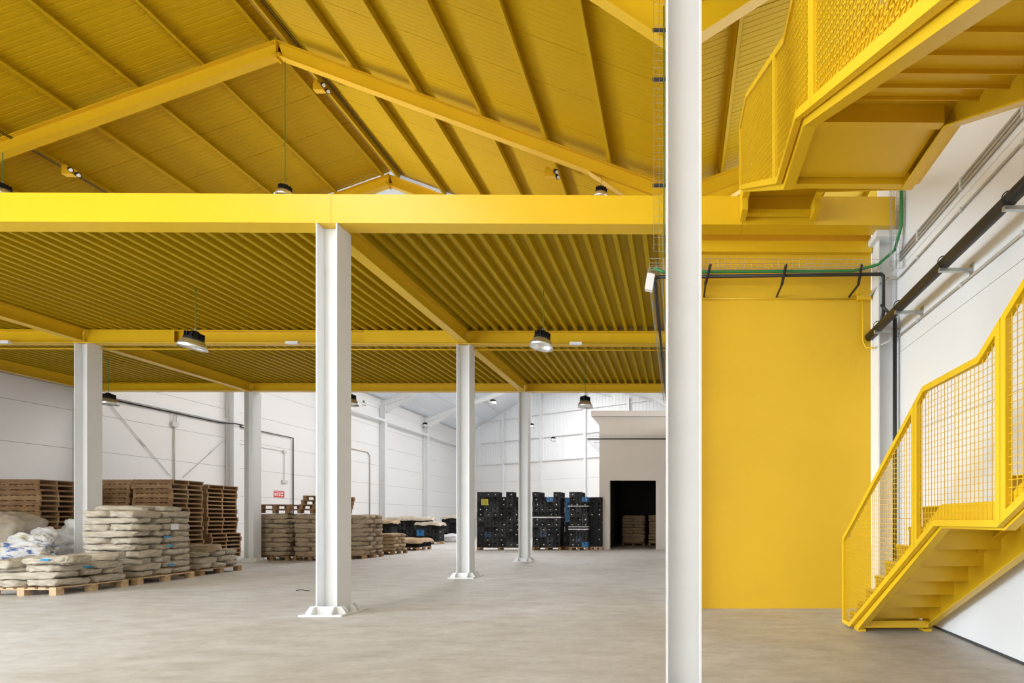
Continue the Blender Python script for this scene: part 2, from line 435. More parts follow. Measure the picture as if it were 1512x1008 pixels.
def glass_mat():
    m = bpy.data.materials.new('translucent_roof_light'); m.use_nodes = True
    nt = m.node_tree; b = nt.nodes['Principled BSDF']
    b.inputs['Base Color'].default_value = (.95, .96, .97, 1); b.inputs['Roughness'].default_value = .6
    b.inputs['Transmission Weight'].default_value = .8
    return m
M['rooflight'] = glass_mat()
YR0, YR1 = -9.2, 16.05
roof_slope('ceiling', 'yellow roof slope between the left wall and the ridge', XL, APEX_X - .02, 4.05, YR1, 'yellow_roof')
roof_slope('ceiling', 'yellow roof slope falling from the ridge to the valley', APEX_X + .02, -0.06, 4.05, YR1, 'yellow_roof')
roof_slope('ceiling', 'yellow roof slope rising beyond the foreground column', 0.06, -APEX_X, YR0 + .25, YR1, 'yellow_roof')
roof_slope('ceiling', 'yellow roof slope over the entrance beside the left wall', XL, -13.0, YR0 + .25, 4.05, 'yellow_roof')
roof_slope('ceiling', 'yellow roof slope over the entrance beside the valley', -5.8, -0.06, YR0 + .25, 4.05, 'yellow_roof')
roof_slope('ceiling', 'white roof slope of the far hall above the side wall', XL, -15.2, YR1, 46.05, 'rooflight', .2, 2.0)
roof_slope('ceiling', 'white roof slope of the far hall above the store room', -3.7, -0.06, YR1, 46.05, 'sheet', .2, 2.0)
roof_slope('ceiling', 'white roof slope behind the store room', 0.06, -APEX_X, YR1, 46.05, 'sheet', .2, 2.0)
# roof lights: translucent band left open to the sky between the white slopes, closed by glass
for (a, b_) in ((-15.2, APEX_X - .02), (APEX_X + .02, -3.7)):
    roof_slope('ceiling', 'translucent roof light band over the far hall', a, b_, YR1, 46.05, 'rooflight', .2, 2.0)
for (a, b_) in ((-13.0, APEX_X - .02), (APEX_X + .02, -5.8)):  # bands added out of view to let light in from above
    roof_slope('ceiling', 'translucent roof band added for light over the entrance', a, b_, YR0 + .25, 4.05, 'rooflight', .2, 1.0)
# valley gutter and eaves closers
gt = MB(); gt.box(-.16, .16, YR0 + .3, 33.8, VAL_Z - .02, VAL_Z + .012); gt.box(-.16, -.15, YR0 + .3, 33.8, VAL_Z + .012, VAL_Z + .2); gt.box(.15, .16, YR0 + .3, 33.8, VAL_Z + .012, VAL_Z + .2)
tag(gt.build('valley_gutter', 'yellow'), 'long yellow gutter in the valley between two roofs', 'gutter')

# ---- frames
def rafter(b, xa, xb, h=.33, bf=.17):
    za, zb = roof_z(xa), roof_z(xb); up = Vector((-(zb - za), 0, xb - xa)).normalized()
    if up.z < 0: up = -up
    c = up * (-h / 2); p0, p1 = Vector((xa, 0, za)) + c, Vector((xb, 0, zb)) + c
    b.ibeam(p0, p1, h, bf, .012, .016, up)
def frame(y, m, label, left_col=True, group=None, right=True):
    t = thing('roof_frame', label, 'roof frame', (0, y + .12, 0), 0, group)
    b = MB(); rafter(b, XL + .05, APEX_X); b.build('rafter', m, t)
    b = MB(); rafter(b, APEX_X, -0.05); b.build('rafter', m, t)
    if right: b = MB(); rafter(b, 0.05, -APEX_X - .05); b.build('rafter', m, t)
    b = MB(); b.box(APEX_X - .012, APEX_X + .012, -.085, .085, APEX_Z - .42, APEX_Z + .02); b.build('apex_plate', m, t)
    for sgn in ((-1, 1) if right else (-1,)):
        b = MB(); pts = []
        xa, xo = .06 * sgn, 2.1 * sgn
        zin = lambda x: roof_z(x) - .345
        poly = [(xo, zin(xo) - .01), (xa, zin(xa) - .01), (xa, zin(xa) - .60)]
        b.prism(poly, 'y', -.006, .006)
        b.bar((xo, 0, zin(xo) - .02), (xa, 0, zin(xa) - .60), .17, .016)
        b.build('haunch', m, t)
    if m == 'white' or left_col:
        b = MB(); xo, xa = XL + 2.2, XL + .3
        poly = [(xo, roof_z(xo) - .355), (xa, roof_z(xa) - .355), (xa, roof_z(xa) - .9)]
        b.prism(poly, 'y', -.006, .006); b.bar((xo, 0, roof_z(xo) - .365), (xa, 0, roof_z(xa) - .9), .17, .016); b.build('haunch', m, t)
    # wall column of the frame
    b = MB(); b.ibeam((XL + .2, 0, 0), (XL + .2, 0, roof_z(XL + .2) - .36), .34, .26, .012, .02, (1, 0, 0)); b.build('column', 'white', t)
    return t
fr_lab = ['yellow roof frame over the smooth front beam', 'yellow roof frame with its apex and green lamp cord in plain view', 'yellow roof frame over the back edge of the deck']
for y, lb in zip(ROW, fr_lab): frame(y, 'yellow', lb)
for y in (2.58, -1.84, -6.26): frame(y, 'yellow', 'yellow roof frame above the open entrance side', group='yellow frames near the entrance')
for y in (21.0, 26.35, 31.7, 37.05): frame(y - .12, 'white', 'white roof frame of the far hall with a wall column', group='white frames of the far hall', right=False)

# ---- purlins
def purlin_mesh(y0, y1, m, h=.178, w=.085):
    b = MB(); b.box(-.005, .005, y0, y1, 0, h); b.box(-.005, w, y0, y1, 0, .006); b.box(-w, .005, y0, y1, h - .006, h); b.box(w - .006, w, y0, y1, 0, .022)
    return b.mesh('purlin', m)
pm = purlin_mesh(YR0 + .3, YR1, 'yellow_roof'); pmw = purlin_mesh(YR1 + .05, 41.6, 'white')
clipm = MB().box(-.05, -.042, -.05, .05, .0, .14).mesh('clip', 'yellow')
def purlin(x, me, label, group, clips=True):
    s = SLOPE if (x < APEX_X or x > 0) else -SLOPE
    o = link('purlin', me, None, loc=(x, 0, roof_z(x) + .004)); o.rotation_euler = (0, -math.atan(s), 0)
    tag(o, label, 'purlin', group)
    if clips:
        for y in ROW + [2.58]: 
            link('clip', clipm, o, loc=(0, y + .12, 0))
    return o
for k in range(6):
    purlin(APEX_X - .2 - 1.51 * k, pm, 'yellow purlin %s from the ridge above the left wall' % ORD[k], 'purlins of the left roof slope')
for k in range(6):
    purlin(APEX_X + .26 + 1.5 * k, pm, 'yellow purlin %s from the ridge on the bright roof slope' % ORD[k], 'purlins of the bright roof slope')
for k in range(5):
    purlin(1.0 + 1.6 * k, pm, 'yellow purlin %s from the valley behind the upper stairs' % ORD[k], 'purlins behind the upper stairs')
for k in range(3):
    purlin(XL + 1.0 + 1.5 * k, pmw, 'white purlin %s from the eaves of the far hall' % ORD[k], 'white purlins of the far hall', False)

# ================================================================== MEZZANINE
# deck of trapezoid ribs
PITCH = 0.2335
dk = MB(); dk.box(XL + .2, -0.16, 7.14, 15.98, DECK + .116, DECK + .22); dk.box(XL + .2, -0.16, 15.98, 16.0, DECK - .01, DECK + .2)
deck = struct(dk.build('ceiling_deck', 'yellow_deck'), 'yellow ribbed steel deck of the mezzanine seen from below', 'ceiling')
def rib_mesh(L):
    pr = [(0, .11), (.062, .11), (.080, .0), (.150, .0), (.168, .11), (PITCH, .11)]
    b = MB(); vs = [(x, 0, z) for x, z in pr] + [(x, L, z) for x, z in pr] + [(x, 0, z + .004) for x, z in pr] + [(x, L, z + .004) for x, z in pr]
    k = len(pr); fs = []
    for i in range(k - 1):
        fs.append((i, i + 1, k + i + 1, k + i)); fs.append((2 * k + i + 1, 2 * k + i, 3 * k + i, 3 * k + i + 1))
        fs.append((i + 1, i, 2 * k + i, 2 * k + i + 1)); fs.append((k + i, k + i + 1, 3 * k + i + 1, 3 * k + i))
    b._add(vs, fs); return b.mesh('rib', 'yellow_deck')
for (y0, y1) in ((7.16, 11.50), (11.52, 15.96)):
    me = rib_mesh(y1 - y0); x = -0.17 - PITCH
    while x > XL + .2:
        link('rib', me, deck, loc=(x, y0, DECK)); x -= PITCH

def col_mesh(h, s=.30):
    """H column, flanges in the YZ plane; origin at the middle of the foot's front face"""
    parts = []
    t, w = .016, .012
    parts.append(('flange', MB().box(-s / 2, -s / 2 + t, 0, s, 0.02, h)))
    parts.append(('flange', MB().box(s / 2 - t, s / 2, 0, s, 0.02, h)))
    parts.append(('web', MB().box(-s / 2 + t, s / 2 - t, s / 2 - w / 2, s / 2 + w / 2, 0.02, h)))
    parts.append(('base_plate', MB().box(-s / 2 - .15, s / 2 + .15, -.13, s + .13, 0, .02)))
    def stif_x(y0):    # plates along X in front and behind, chamfered
        a = s / 2
        return MB().prism([(-a - .13, .02), (a + .13, .02), (a + .13, .045), (a + .07, .12), (-a - .07, .12), (-a - .13, .045)], 'y', y0, y0 + .014)
    parts.append(('stiffener', stif_x(-.016))); parts.append(('stiffener', stif_x(s + .002)))
    for x in (-s / 2, s / 2 - .014):
        parts.append(('stiffener', MB().prism([(-.115, .02), (-.016, .02), (-.016, .12), (-.06, .12), (-.115, .05)], 'x', x, x + .014)))
        parts.append(('stiffener', MB().prism([(s + .115, .02), (s + .016, .02), (s + .016, .12), (s + .06, .12), (s + .115, .05)], 'x', x, x + .014)))
    for sg in (-1, 1):
        x = sg * s / 2
        for y in (.05, s - .065):
            parts.append(('stiffener', MB().prism([(x, .02), (x + sg * .12, .02), (x + sg * .12, .05), (x + sg * .06, .12), (x, .12)], 'y', y, y + .014)))
    return [(n, b.mesh(n, 'white')) for n, b in parts]
cm = {}
def column(x, y, h, label, s=.30, group=None):
    key = (round(h, 3), s)
    if key not in cm: cm[key] = col_mesh(h, s)
    t = thing('steel_column', label, 'column', (x, y, 0), 0, group)
    base = [link(n, me, t) for n, me in cm[key] if n == 'base_plate'][0]
    for n, me in cm[key]:
        if n != 'base_plate': link(n, me, base if n == 'stiffener' else t)
    return t
BEAM_B, BEAM_T = 5.60, 6.01
column(XC, ROW[0], BEAM_B - .001, 'white steel H column under the joint of the smooth front beam')
column(XC, ROW[1], 5.485, 'white steel H column under the middle beam, in line behind the front one')
column(XC, ROW[2], 5.535, 'white steel H column under the back beam beside the black crates')
column(XC2, ROW[1], 5.485, 'white steel H column rising behind the sacks and white bags')
column(XC2, ROW[2], 5.535, 'white steel H column beside the brown sack stacks')
column(XC2, ROW[0], BEAM_B - .001, 'white steel H column carrying the far end of the front beam')
column(0.040, 3.40, 8.7, 'tall white H column standing alone in the foreground', .25)
t = thing('valley_column', 'white H column hidden behind the foreground column', 'column', (.02, 7.262, 0))
for x in (-.12, .106): MB().box(x, x + .014, 0, .2, 0, 5.335).build('flange', 'white', t)
MB().box(-.106, .106, .094, .106, 0, 5.335).build('web', 'white', t)

# front beam of smooth box sections
bx = [XL + .38, -4.955, 0.93, 3.13]
for i, lb in enumerate(['long smooth pale yellow front beam reaching to the left wall', 'smooth yellow front beam between the white column joint and the stairs', 'short smooth yellow front beam below the upper stair foot']):
    b = MB(); b.box(bx[i] + .002, bx[i + 1] - .002, 7.0, 7.25, BEAM_B, BEAM_T)
    tag(b.build('front_beam', 'yellow'), lb, 'beam')
ub = MB(); ub.box(-.1, 2.96, 7.40, 7.475, 5.43, 5.597); tag(ub.build('edge_beam', 'yellow'), 'yellow beam along the head of the yellow partition wall', 'beam')
# middle and back beams with boxed cover plates
def xbeam(y, z0, z1, xa, xb, label):
    b = MB(); b.ibeam((xa, y, (z0 + z1) / 2), (xb, y, (z0 + z1) / 2), z1 - z0, .2, .012, .018)
    return tag(b.build('cross_beam', 'yellow'), label, 'beam')
my, by = ROW[1] + .15, ROW[2] + .15
m1 = xbeam(my, 5.49, 5.795, XL + .38, XC2 - .003, 'yellow middle beam between the left wall and the white column')
m2 = xbeam(my, 5.49, 5.795, XC2 + .003, XC - .003, 'yellow middle beam with smooth cover plates and a lamp before it')
m3 = xbeam(my, 5.49, 5.795, XC + .003, -.16, 'yellow middle beam ending at the foreground column')
for xa, xb in ((XC2 + .05, -11.75), (-7.35, XC - .05)):
    b = MB(); b.box(xa, xb, my - .115, my - .101, 5.50, 5.79); b.build('cover_plate', 'yellow', m2)
xbeam(by, 5.54, 5.795, XL + .38, XC2 - .003, 'yellow back beam between the side wall and a white column')
xbeam(by, 5.54, 5.795, XC2 + .003, XC - .003, 'long yellow back beam above the stacked goods')
xbeam(by, 5.54, 5.795, XC + .003, -.16, 'yellow back beam above the store room doorway')
def ybeam(x, y0, y1, z0, z1, label, b_=.2):
    b = MB(); b.ibeam((x, y0, (z0 + z1) / 2), (x, y1, (z0 + z1) / 2), z1 - z0, b_, .012, .018)
    return tag(b.build('deck_beam', 'yellow'), label, 'beam')
nm = {XC: 'line of slender columns', XC2: 'line of columns by the sacks'}
for x in (XC, XC2):
    ybeam(x, 7.26, my - .12, 5.50, 5.795, 'yellow deck beam of the front bay over the ' + nm[x])
    ybeam(x, my + .12, by - .12, 5.50, 5.795, 'yellow deck beam of the rear bay over the ' + nm[x])
for y0, y1, s in ((7.26, my - .12, 'front'), (my + .12, by - .12, 'rear')):
    ybeam(XL + .48, y0, y1, 5.50, 5.795, 'yellow edge beam along the left wall in the %s bay' % s, .18)

# ================================================================== STAIRCASE
S1 = (2.20, 3.08)      # lower flights (x range between stringers)
S2 = (0.90, 1.96)      # upper flights
def flight(t, xs, y0, z0, y1, z1, n, sheet=.006):
    """n risers climbing from (y0,z0) to (y1,z1)"""
    g = (y1 - y0) / n; r = (z1 - z0) / n; sg = 1 if g > 0 else -1
    ya, za = y0, z0
    for i in range(n):
        b = MB(); yy0, yy1 = sorted((y0 + g * i, y0 + g * i + sg * .004))
        b.box(xs[0], xs[1], yy0, yy1, z0 + r * i - (.0 if i == 0 else .03), z0 + r * (i + 1)); b.build('riser', 'yellow', t)
        if i < n - 1 or True:
            a, c = sorted((y0 + g * i - sg * .02, y0 + g * (i + 1)))
            b = MB(); b.box(xs[0], xs[1], a, c, z0 + r * (i + 1) - sheet, z0 + r * (i + 1))
            nose = sorted((y0 + g * i - sg * .02, y0 + g * i - sg * .014)); b.box(xs[0], xs[1], nose[0], nose[1], z0 + r * (i + 1) - .035, z0 + r * (i + 1) - sheet)
            b.build('tread', 'yellow', t)
def plate_stringer(t, x0, x1, poly, name='stringer'):
    b = MB(); b.prism(poly, 'x', x0, x1); return b.build(name, 'yellow', t)
def channel(t, x, pts, side, h=.20, fl=.07, th=.012):
    """channel stringer along a polyline of bottom-edge points (y,z); web at x, flanges towards 'side'"""
    b = MB()
    tops = [(y, z + h) for y, z in pts]
    for i in range(len(pts) - 1):
        (ya, za), (yb, zb) = pts[i], pts[i + 1]
        b.prism([(ya, za), (yb, zb), (yb, zb + h), (ya, za + h)], 'x', min(x, x + side * th), max(x, x + side * th))
        b.prism([(ya, za), (yb, zb), (yb, zb + th), (ya, za + th)], 'x', min(x + side * th, x + side * fl), max(x + side * th, x + side * fl))
        b.prism([(ya, za + h - th), (yb, zb + h - th), (yb, zb + h), (ya, za + h)], 'x', min(x + side * th, x + side * fl), max(x + side * th, x + side * fl))
    return b.build('stringer', 'yellow', t)

stair = thing('staircase', 'yellow steel staircase with mesh balustrades along the white wall', 'staircase', (0, 0, 0))
# lower flight 1, landing, flight 2
R = .185
flight(stair, S1, 6.215, 0.0, 4.095, 8 * R, 8)
Z1 = 8 * R
b = MB(); b.box(S1[0], S1[1], 3.25, 4.095, Z1 - .006, Z1); b.build('landing_plate', 'yellow', stair)
for y in (3.35, 3.9):
    b = MB(); b.box(S1[0] + .08, S1[1] - .08, y, y + .05, Z1 - .09, Z1 - .006); b.build('landing_joist', 'yellow', stair)
flight(stair, S1, 3.25, Z1, 1.13, 2.86, 8)
ZL = Z1 - .19
Z2 = 2.86
botL = [(6.05, 0.02), (5.93, 0.02), (4.03, ZL), (3.25, ZL), (1.13, Z2 - .17), (0.0, Z2 - .17)]
channel(stair, S1[0] - .012, botL, 1, .20, .075)
botR = [(6.12, 0.02), (5.98, .02), (4.03, ZL - .10), (3.25, ZL - .05), (1.13, Z2 - .22), (0.0, Z2 - .22)]
channel(stair, S1[1] + .012, botR, -1, .36, .09)
# kick plates above the landing
b = MB(); b.box(S1[1] - .006, S1[1], 3.25, 4.03, Z1, Z1 + .13); b.build('kick_plate', 'yellow', stair)
for y0 in (3.25, 4.03):
    pass
for x in (S1[0] + .0, S1[1] - .08):
    b = MB(); b.box(x, x + .09, 5.92, 6.08, 0, .03); b.build('foot_plate', 'yellow', stair)
b = MB(); b.box(S1[0] + .06, S1[1] - .06, 5.86, 5.92, .06, .14); b.build('cross_member', 'yellow', stair)
# half landing beside the camera
b = MB(); b.box(S2[0], S1[1], -.15, 1.13, Z2 - .006, Z2); b.build('landing_plate', 'yellow', stair)
for y in (-.12, .5, 1.05):
    b = MB(); b.box(S2[0], S1[1], y, y + .06, Z2 - .14, Z2 - .006); b.build('landing_joist', 'yellow', stair)
for x in (S2[0], S1[1] - .1):
    b = MB(); b.box(x, x + .1, -.15, -.05, 0, Z2 - .14); b.build('landing_post', 'yellow', stair)
# upper flight B, landing, flight C
Z3 = 4.29
flight(stair, S2, 1.13, Z2, 3.44, Z3, 8)
b = MB(); b.box(S2[0], S2[1], 3.44, 4.10, Z3 - .006, Z3); b.build('landing_plate', 'yellow', stair)
b = MB(); b.box(S2[0] + .082, S2[1] - .082, 3.485, 4.045, Z3 - .085, Z3 - .078); b.build('soffit_plate', 'yellow', stair)
for y in (3.42, 4.05):
    b = MB(); b.box(S2[0] + .082, S2[1] - .082, y, y + .06, Z3 - .135, Z3 - .008); b.build('landing_joist', 'yellow', stair)
flight(stair, S2, 4.10, Z3, 6.72, 6.01, 10)
def line(y, pts):
    for (a, za), (c, zc) in zip(pts, pts[1:]):
        if min(a, c) <= y <= max(a, c): return za + (zc - za) * (y - a) / (c - a)
botU = [(0.0, Z2 - .16), (1.13, Z2 - .16), (3.44, Z3 - .15), (4.10, Z3 - .15), (6.60, 5.80), (6.98, 5.80)]
channel(stair, S2[0] - .012, botU, 1, .22, .09)
channel(stair, S2[1] + .012, botU, -1, .22, .09)
for x in (S2[0] - .012, S2[1] - .07):
    b = MB(); b.box(x, x + .08, 6.72, 6.98, 5.64, 5.80); b.build('bearing_bracket', 'yellow', stair)
b = MB(); b.box(S2[0] + .07, S2[1] - .07, 6.9, 6.98, 5.70, 5.76); b.build('cross_member', 'yellow', stair)
b = MB(); b.box(S2[0], S2[1], 6.72, 7.24, 6.012, 6.02); b.build('landing_plate', 'yellow', stair)

# mesh balustrades ------------------------------------------------
def clip_line(poly, p, d):
    """segments of the infinite line p+t*d inside a polygon"""
    ts = []
    n = len(poly)
    for i in range(n):
        a, b = poly[i], poly[(i + 1) % n]
        ex, ey = b[0] - a[0], b[1] - a[1]
        den = d[0] * ey - d[1] * ex
        if abs(den) < 1e-9: continue
        t = ((a[0] - p[0]) * ey - (a[1] - p[1]) * ex) / den
        u = ((a[0] - p[0]) * d[1] - (a[1] - p[1]) * d[0]) / den
        if 0 <= u < 1: ts.append(t)
    ts.sort()
    return [(ts[i], ts[i + 1]) for i in range(0, len(ts) - 1, 2) if ts[i + 1] - ts[i] > .01]
def wires(b, X, poly, d, normal_step, off, r, dx=0.0):
    nrm = (-d[1], d[0])
    pr = [p[0] * nrm[0] + p[1] * nrm[1] for p in poly]
    s = math.floor(min(pr) / normal_step) * normal_step + off
    while s < max(pr):
        for t0, t1 in clip_line(poly, (nrm[0] * s, nrm[1] * s), d):
            a = (X + dx, nrm[0] * s + d[0] * t0, nrm[1] * s + d[1] * t0); c = (X + dx, nrm[0] * s + d[0] * t1, nrm[1] * s + d[1] * t1)
            b.bar(a, c, r, r, (1, 0, 0))
        s += normal_step
def inset(poly, w):
    """offset a closed polygon inwards by w"""
    ar = sum(a[0] * b[1] - b[0] * a[1] for a, b in zip(poly, poly[1:] + poly[:1])); sg = 1 if ar > 0 else -1
    out = []; n = len(poly)
    for i in range(n):
        p0, p1, p2 = Vector(poly[i - 1]), Vector(poly[i]), Vector(poly[(i + 1) % n])
        d1, d2 = (p1 - p0).normalized(), (p2 - p1).normalized()
        n1, n2 = Vector((-d1.y, d1.x)) * sg, Vector((-d2.y, d2.x)) * sg
        m = (n1 + n2).normalized(); k = w / max(.35, m.dot(n1)); out.append(tuple(p1 + m * k))
    return out
def rail_frame(t, X, poly, w=.05, dpt=.045):
    q = inset(poly, w); n = len(poly); b = MB()
    vs = [(X - dpt / 2, *p) for p in poly] + [(X - dpt / 2, *p) for p in q] + [(X + dpt / 2, *p) for p in poly] + [(X + dpt / 2, *p) for p in q]
    fs = []
    for i in range(n):
        j = (i + 1) % n
        fs += [(i, j, n + j, n + i), (2 * n + j, 2 * n + i, 3 * n + i, 3 * n + j), (j, i, 2 * n + i, 2 * n + j), (n + i, n + j, 3 * n + j, 3 * n + i)]
    b._add(vs, fs); return b.build('panel_frame', 'yellow', t)
def baluster_panel(t, X, poly, kind):
    fr = rail_frame(t, X, poly)
    b = MB()
    if kind == 'square':
        wires(b, X, poly, (0, 1), .05, .02, .0045)
        wires(b, X, poly, (1, 0), .05, .02, .0045, .004)
        nme = 'wire_mesh'
    else:
        a = math.atan2(.052, .10); d1 = (math.cos(a), math.sin(a)); d2 = (math.cos(a), -math.sin(a))
        st = .10 * math.sin(a)
        wires(b, X, poly, d1, st, 0, .0075); wires(b, X, poly, d2, st, 0, .0075)
        nme = 'expanded_mesh'
    stuff(b.build(nme, 'yellow', fr))
XB1 = S1[0] - .045
topL = [(6.32, 1.127), (4.243, 2.525), (3.47, 2.525), (1.13, 2.525 + 1.60)]
ebL = [(6.32, 0.03), (6.05, 0.03), (4.05, ZL + .02), (3.25, ZL + .02), (1.13, Z2 - .17)]
bal = lambda X, ya, yb, top, bot: None
def seg_poly(top, bot, ya, yb):
    """polygon between y=ya (far) and y=yb (near) under 'top' and over 'bot'"""
    ys_t = [ya] + [y for y, z in top if min(ya, yb) + .01 < y < max(ya, yb) - .01] + [yb]
    ys_b = [yb] + [y for y, z in reversed(bot) if min(ya, yb) + .01 < y < max(ya, yb) - .01] + [ya]
    return [(y, line(y, top)) for y in ys_t] + [(y, line(y, bot)) for y in ys_b]
for ya, yb in ((6.32, 4.398), (4.392, 3.218), (3.212, 1.15)):
    baluster_panel(stair, XB1, seg_poly(topL, ebL, ya, yb), 'square')
b = MB(); b.box(XB1 + .02, XB1 + .035, 6.16, 6.20, 1.14, 1.19); b.build('lock', 'galv', stair)
XB2 = S2[0] - .05
topU = [(1.15, 3.72), (3.30, 5.16), (3.82, 5.16), (5.94, 6.56), (6.60, 6.68)]
ebU = [(1.15, Z2 - .10), (3.44, Z3 - .10), (4.10, Z3 - .10), (6.60, 5.83)]
for X in (XB2, S2[1] + .05):
    for ya, yb in ((1.15, 3.037), (3.043, 4.217), (4.223, 6.60)):
        baluster_panel(stair, X, seg_poly(topU, ebU, ya, yb), 'diamond')

# ================================================================== LAMPS
def lamp_parts():
    L = []
    b = MB(); b.lathe([(.0, .335), (.05, .335), (.075, .31), (.11, .295), (.13, .20), (.0, .20)], 16)
    for k in range(12):
        a = k * math.pi / 6; b.bar((.09 * math.cos(a), .09 * math.sin(a), .25), (.15 * math.cos(a), .15 * math.sin(a), .25), .012, .09)
    L.append(('housing', b.mesh('housing', 'black')))
    b = MB(); b.lathe([(.0, .20), (.155, .20), (.155, .17), (.0, .17)], 20); L.append(('collar', b.mesh('collar', 'black')))
    b = MB(); b.lathe([(.135, .17), (.17, .14), (.205, .07), (.226, .0), (.222, .0), (.20, .07), (.165, .138), (.13, .165)], 28); L.append(('reflector', b.mesh('reflector', 'alu', True)))
    b = MB(); b.lathe([(.0, .10), (.17, .10), (.17, .11), (.0, .11)], 24); L.append(('lens', b.mesh('lens', 'lens')))
    b = MB(); b.tube([(0, 0, .33), (.02, 0, .365), (0, 0, .40), (-.02, 0, .365), (0, 0, .335)], .008, 6); L.append(('hook', b.mesh('hook', 'galv')))
    return L
LP = lamp_parts()
def lamp(p, z_top, label, group=None, tilt=(0, 0), cord='green', s=1.0):
    """p = centre of the reflector rim"""
    t = thing('pendant_lamp', label, 'lamp', p, 0, group); t.rotation_euler = (tilt[0], tilt[1], 0); t.scale = (s, s, s)
    pp = {}
    for n, me in LP: pp[n] = link(n, me, pp['reflector'] if n == 'lens' else pp['housing'] if n in ('hook', 'collar') else t)
    Rm = Matrix.Rotation(tilt[1], 3, 'Y') @ Matrix.Rotation(tilt[0], 3, 'X')
    hk = Rm @ Vector((0, 0, .395)); top = Vector((hk.x, hk.y, (z_top - p[2]) / s))
    inv = Rm.inverted()
    b = MB(); b.tube([inv @ hk, inv @ top], .007 / s, 6); b.build('cord', cord, t)
    return t
def lampY(x, ybot, Y, ztop, *a, **k):
    p = atY(x, ybot, Y); return lamp(p, ztop, *a, **k)
lampY(284, 514, 9.45, DECK + .07, 'tilted aluminium pendant lamp hanging below the ribbed deck before the middle beam', tilt=(0, .16))
lampY(799, 513, 9.45, DECK + .07, 'aluminium pendant lamp below the ribbed deck between slender columns and foreground column', tilt=(-.05, .1))
lampY(864, 601, 13.6, DECK + .07, 'aluminium pendant lamp under the rear deck bay over the store room', s=.95)
lampY(517, 598, 13.6, DECK + .07, 'pendant lamp under the rear deck bay half behind the front column', s=.95)
lampY(160, 597, 13.6, DECK + .07, 'pendant lamp half hidden behind the column rising from the sacks', s=.95)
lampY(421, 292, 11.45, roof_z(-9.1) - .40, 'pendant lamp on a long green cord from the roof apex', s=.9)
lampY(4, 290, 11.4, roof_z(-15.8) - .40, 'pendant lamp hung from the roof frame above the left wall side', s=.9)
lampY(888, 295, 11.4, roof_z(-1.8) - .40, 'pendant lamp hung from the roof frame beside the foreground column', s=.9)
for x, y, Y, lb in ((534, 598, 30, 'far pendant lamp hanging near the white side wall'), (628, 630, 36.9, 'far pendant lamp in front of the last white wall column'),
                    (728, 597, 30, 'far pendant lamp hanging in the white roof space between columns'), (817, 651, 37.0, 'far small pendant lamp against the ribbed end wall'),
                    (785, 631, 37.0, 'far pendant lamp peeping beside a slender column')):
    p = atY(x, y, Y); lamp(p, roof_z(p.x) - .02, lb, cord='lconduit', tilt=(0, 0), s=1.0)

# ---- emergency spotlights with conduits under the roof
def spot_box(x, y, Y, label):
    p = atY(x, y, Y)
    t = thing('emergency_light', label, 'emergency light', p)
    b = MB(); b.box(-.17, .09, -.05, .07, -.06, .10); b.box(-.15, -.05, -.06, .03, .10, .16); b.build('box', 'yellow', t)
    for i in range(2):
        b = MB(); b.tube([(.10 + .0 * i, -.05 + .16 * i - .03, .03 - .02 * i), (.15, -.12 + .16 * i, -.01 - .02 * i)], .055, 12); sp_ = b.build('spotlight', 'black', t)
        b = MB(); b.tube([(.151, -.121 + .16 * i, -.011 - .02 * i), (.154, -.125 + .16 * i, -.013 - .02 * i)], .043, 12); b.build('lens', 'lens', sp_)
    return p
def roof_hit(x, y):
    d = ray(x, y)
    best = None
    for s, (xa, xb) in ((SLOPE, (XL, APEX_X)), (-SLOPE, (APEX_X, 0)), (SLOPE, (0, 9.4))):
        ref = (APEX_X, APEX_Z) if xb <= 0 else (0, VAL_Z)
        t = (ref[1] + s * (0 - ref[0]) - EYE) / (d.z - s * d.x)
        if t > 0 and xa <= t * d.x <= xb and (best is None or t < best): best = t
    return Vector((0, 0, EYE)) + d * best
for (x, y, lb) in ((104, 255, 'yellow twin emergency spotlight under the left roof slope'), (474, 131, 'yellow twin emergency spotlight under the ridge'), (815, 258, 'yellow twin emergency spotlight on the bright roof slope')):
    p = roof_hit(x, y); 
    q = atY(x, y, p.y - .25)
    spot_box(x, y, q.y, lb)
for k, (x, y) in enumerate(((60, 228), (66, 229))):
    p = roof_hit(x, y); b = MB()
    b.tube([(p.x, 2.0, p.z + .0 - .03), (p.x, 15.9, p.z - .03)], .010, 6)
    tag(b.build('conduit', 'pipe', smooth=True), 'dark thin conduit running under the left roof slope', 'conduit', 'conduits under the left roof slope')
for k, dx in enumerate((.42, .50)):
    b = MB(); zz = roof_z(APEX_X + dx) + .14
    b.tube([(APEX_X + dx, 2.0, zz), (APEX_X + dx, 15.9, zz)], .010, 6)
    tag(b.build('conduit', 'pipe', smooth=True), 'dark thin conduit running beside the ridge', 'conduit', 'conduits beside the ridge')

# ---- yellow conduits under the middle beam
for z, lb in ((5.42, 'yellow conduit hanging just below the middle beam'), (5.475, 'yellow conduit fixed along the foot of the middle beam')):
    b = MB(); yb_ = my - .16 if z > 5.45 else my + .12
    b.tube([(XL + .4, yb_, z), (-.2, yb_, z)], .016, 8)
    o = tag(b.build('beam_conduit', 'yellow', smooth=True), lb, 'conduit')
for x, y in ((433, 508), (851, 507), (8, 508)):
    p = atY(x, y, my - .17); b = MB(); b.box(-.14, .14, -.03, .03, -.03, .03)
    b = b.build('beam_light', 'lens', loc=(p.x, my - .2, 5.46)); tag(b, 'small white bulkhead light fixed under the middle beam', 'light', 'bulkhead lights on the middle beam')
b = MB(); b.tube([(XL + .66, 7.3, 5.42), (XL + .66, 15.8, 5.42)], .02, 8)
tag(b.build('edge_conduit', 'conduit', smooth=True), 'beige conduit along the edge beam by the left wall', 'conduit')

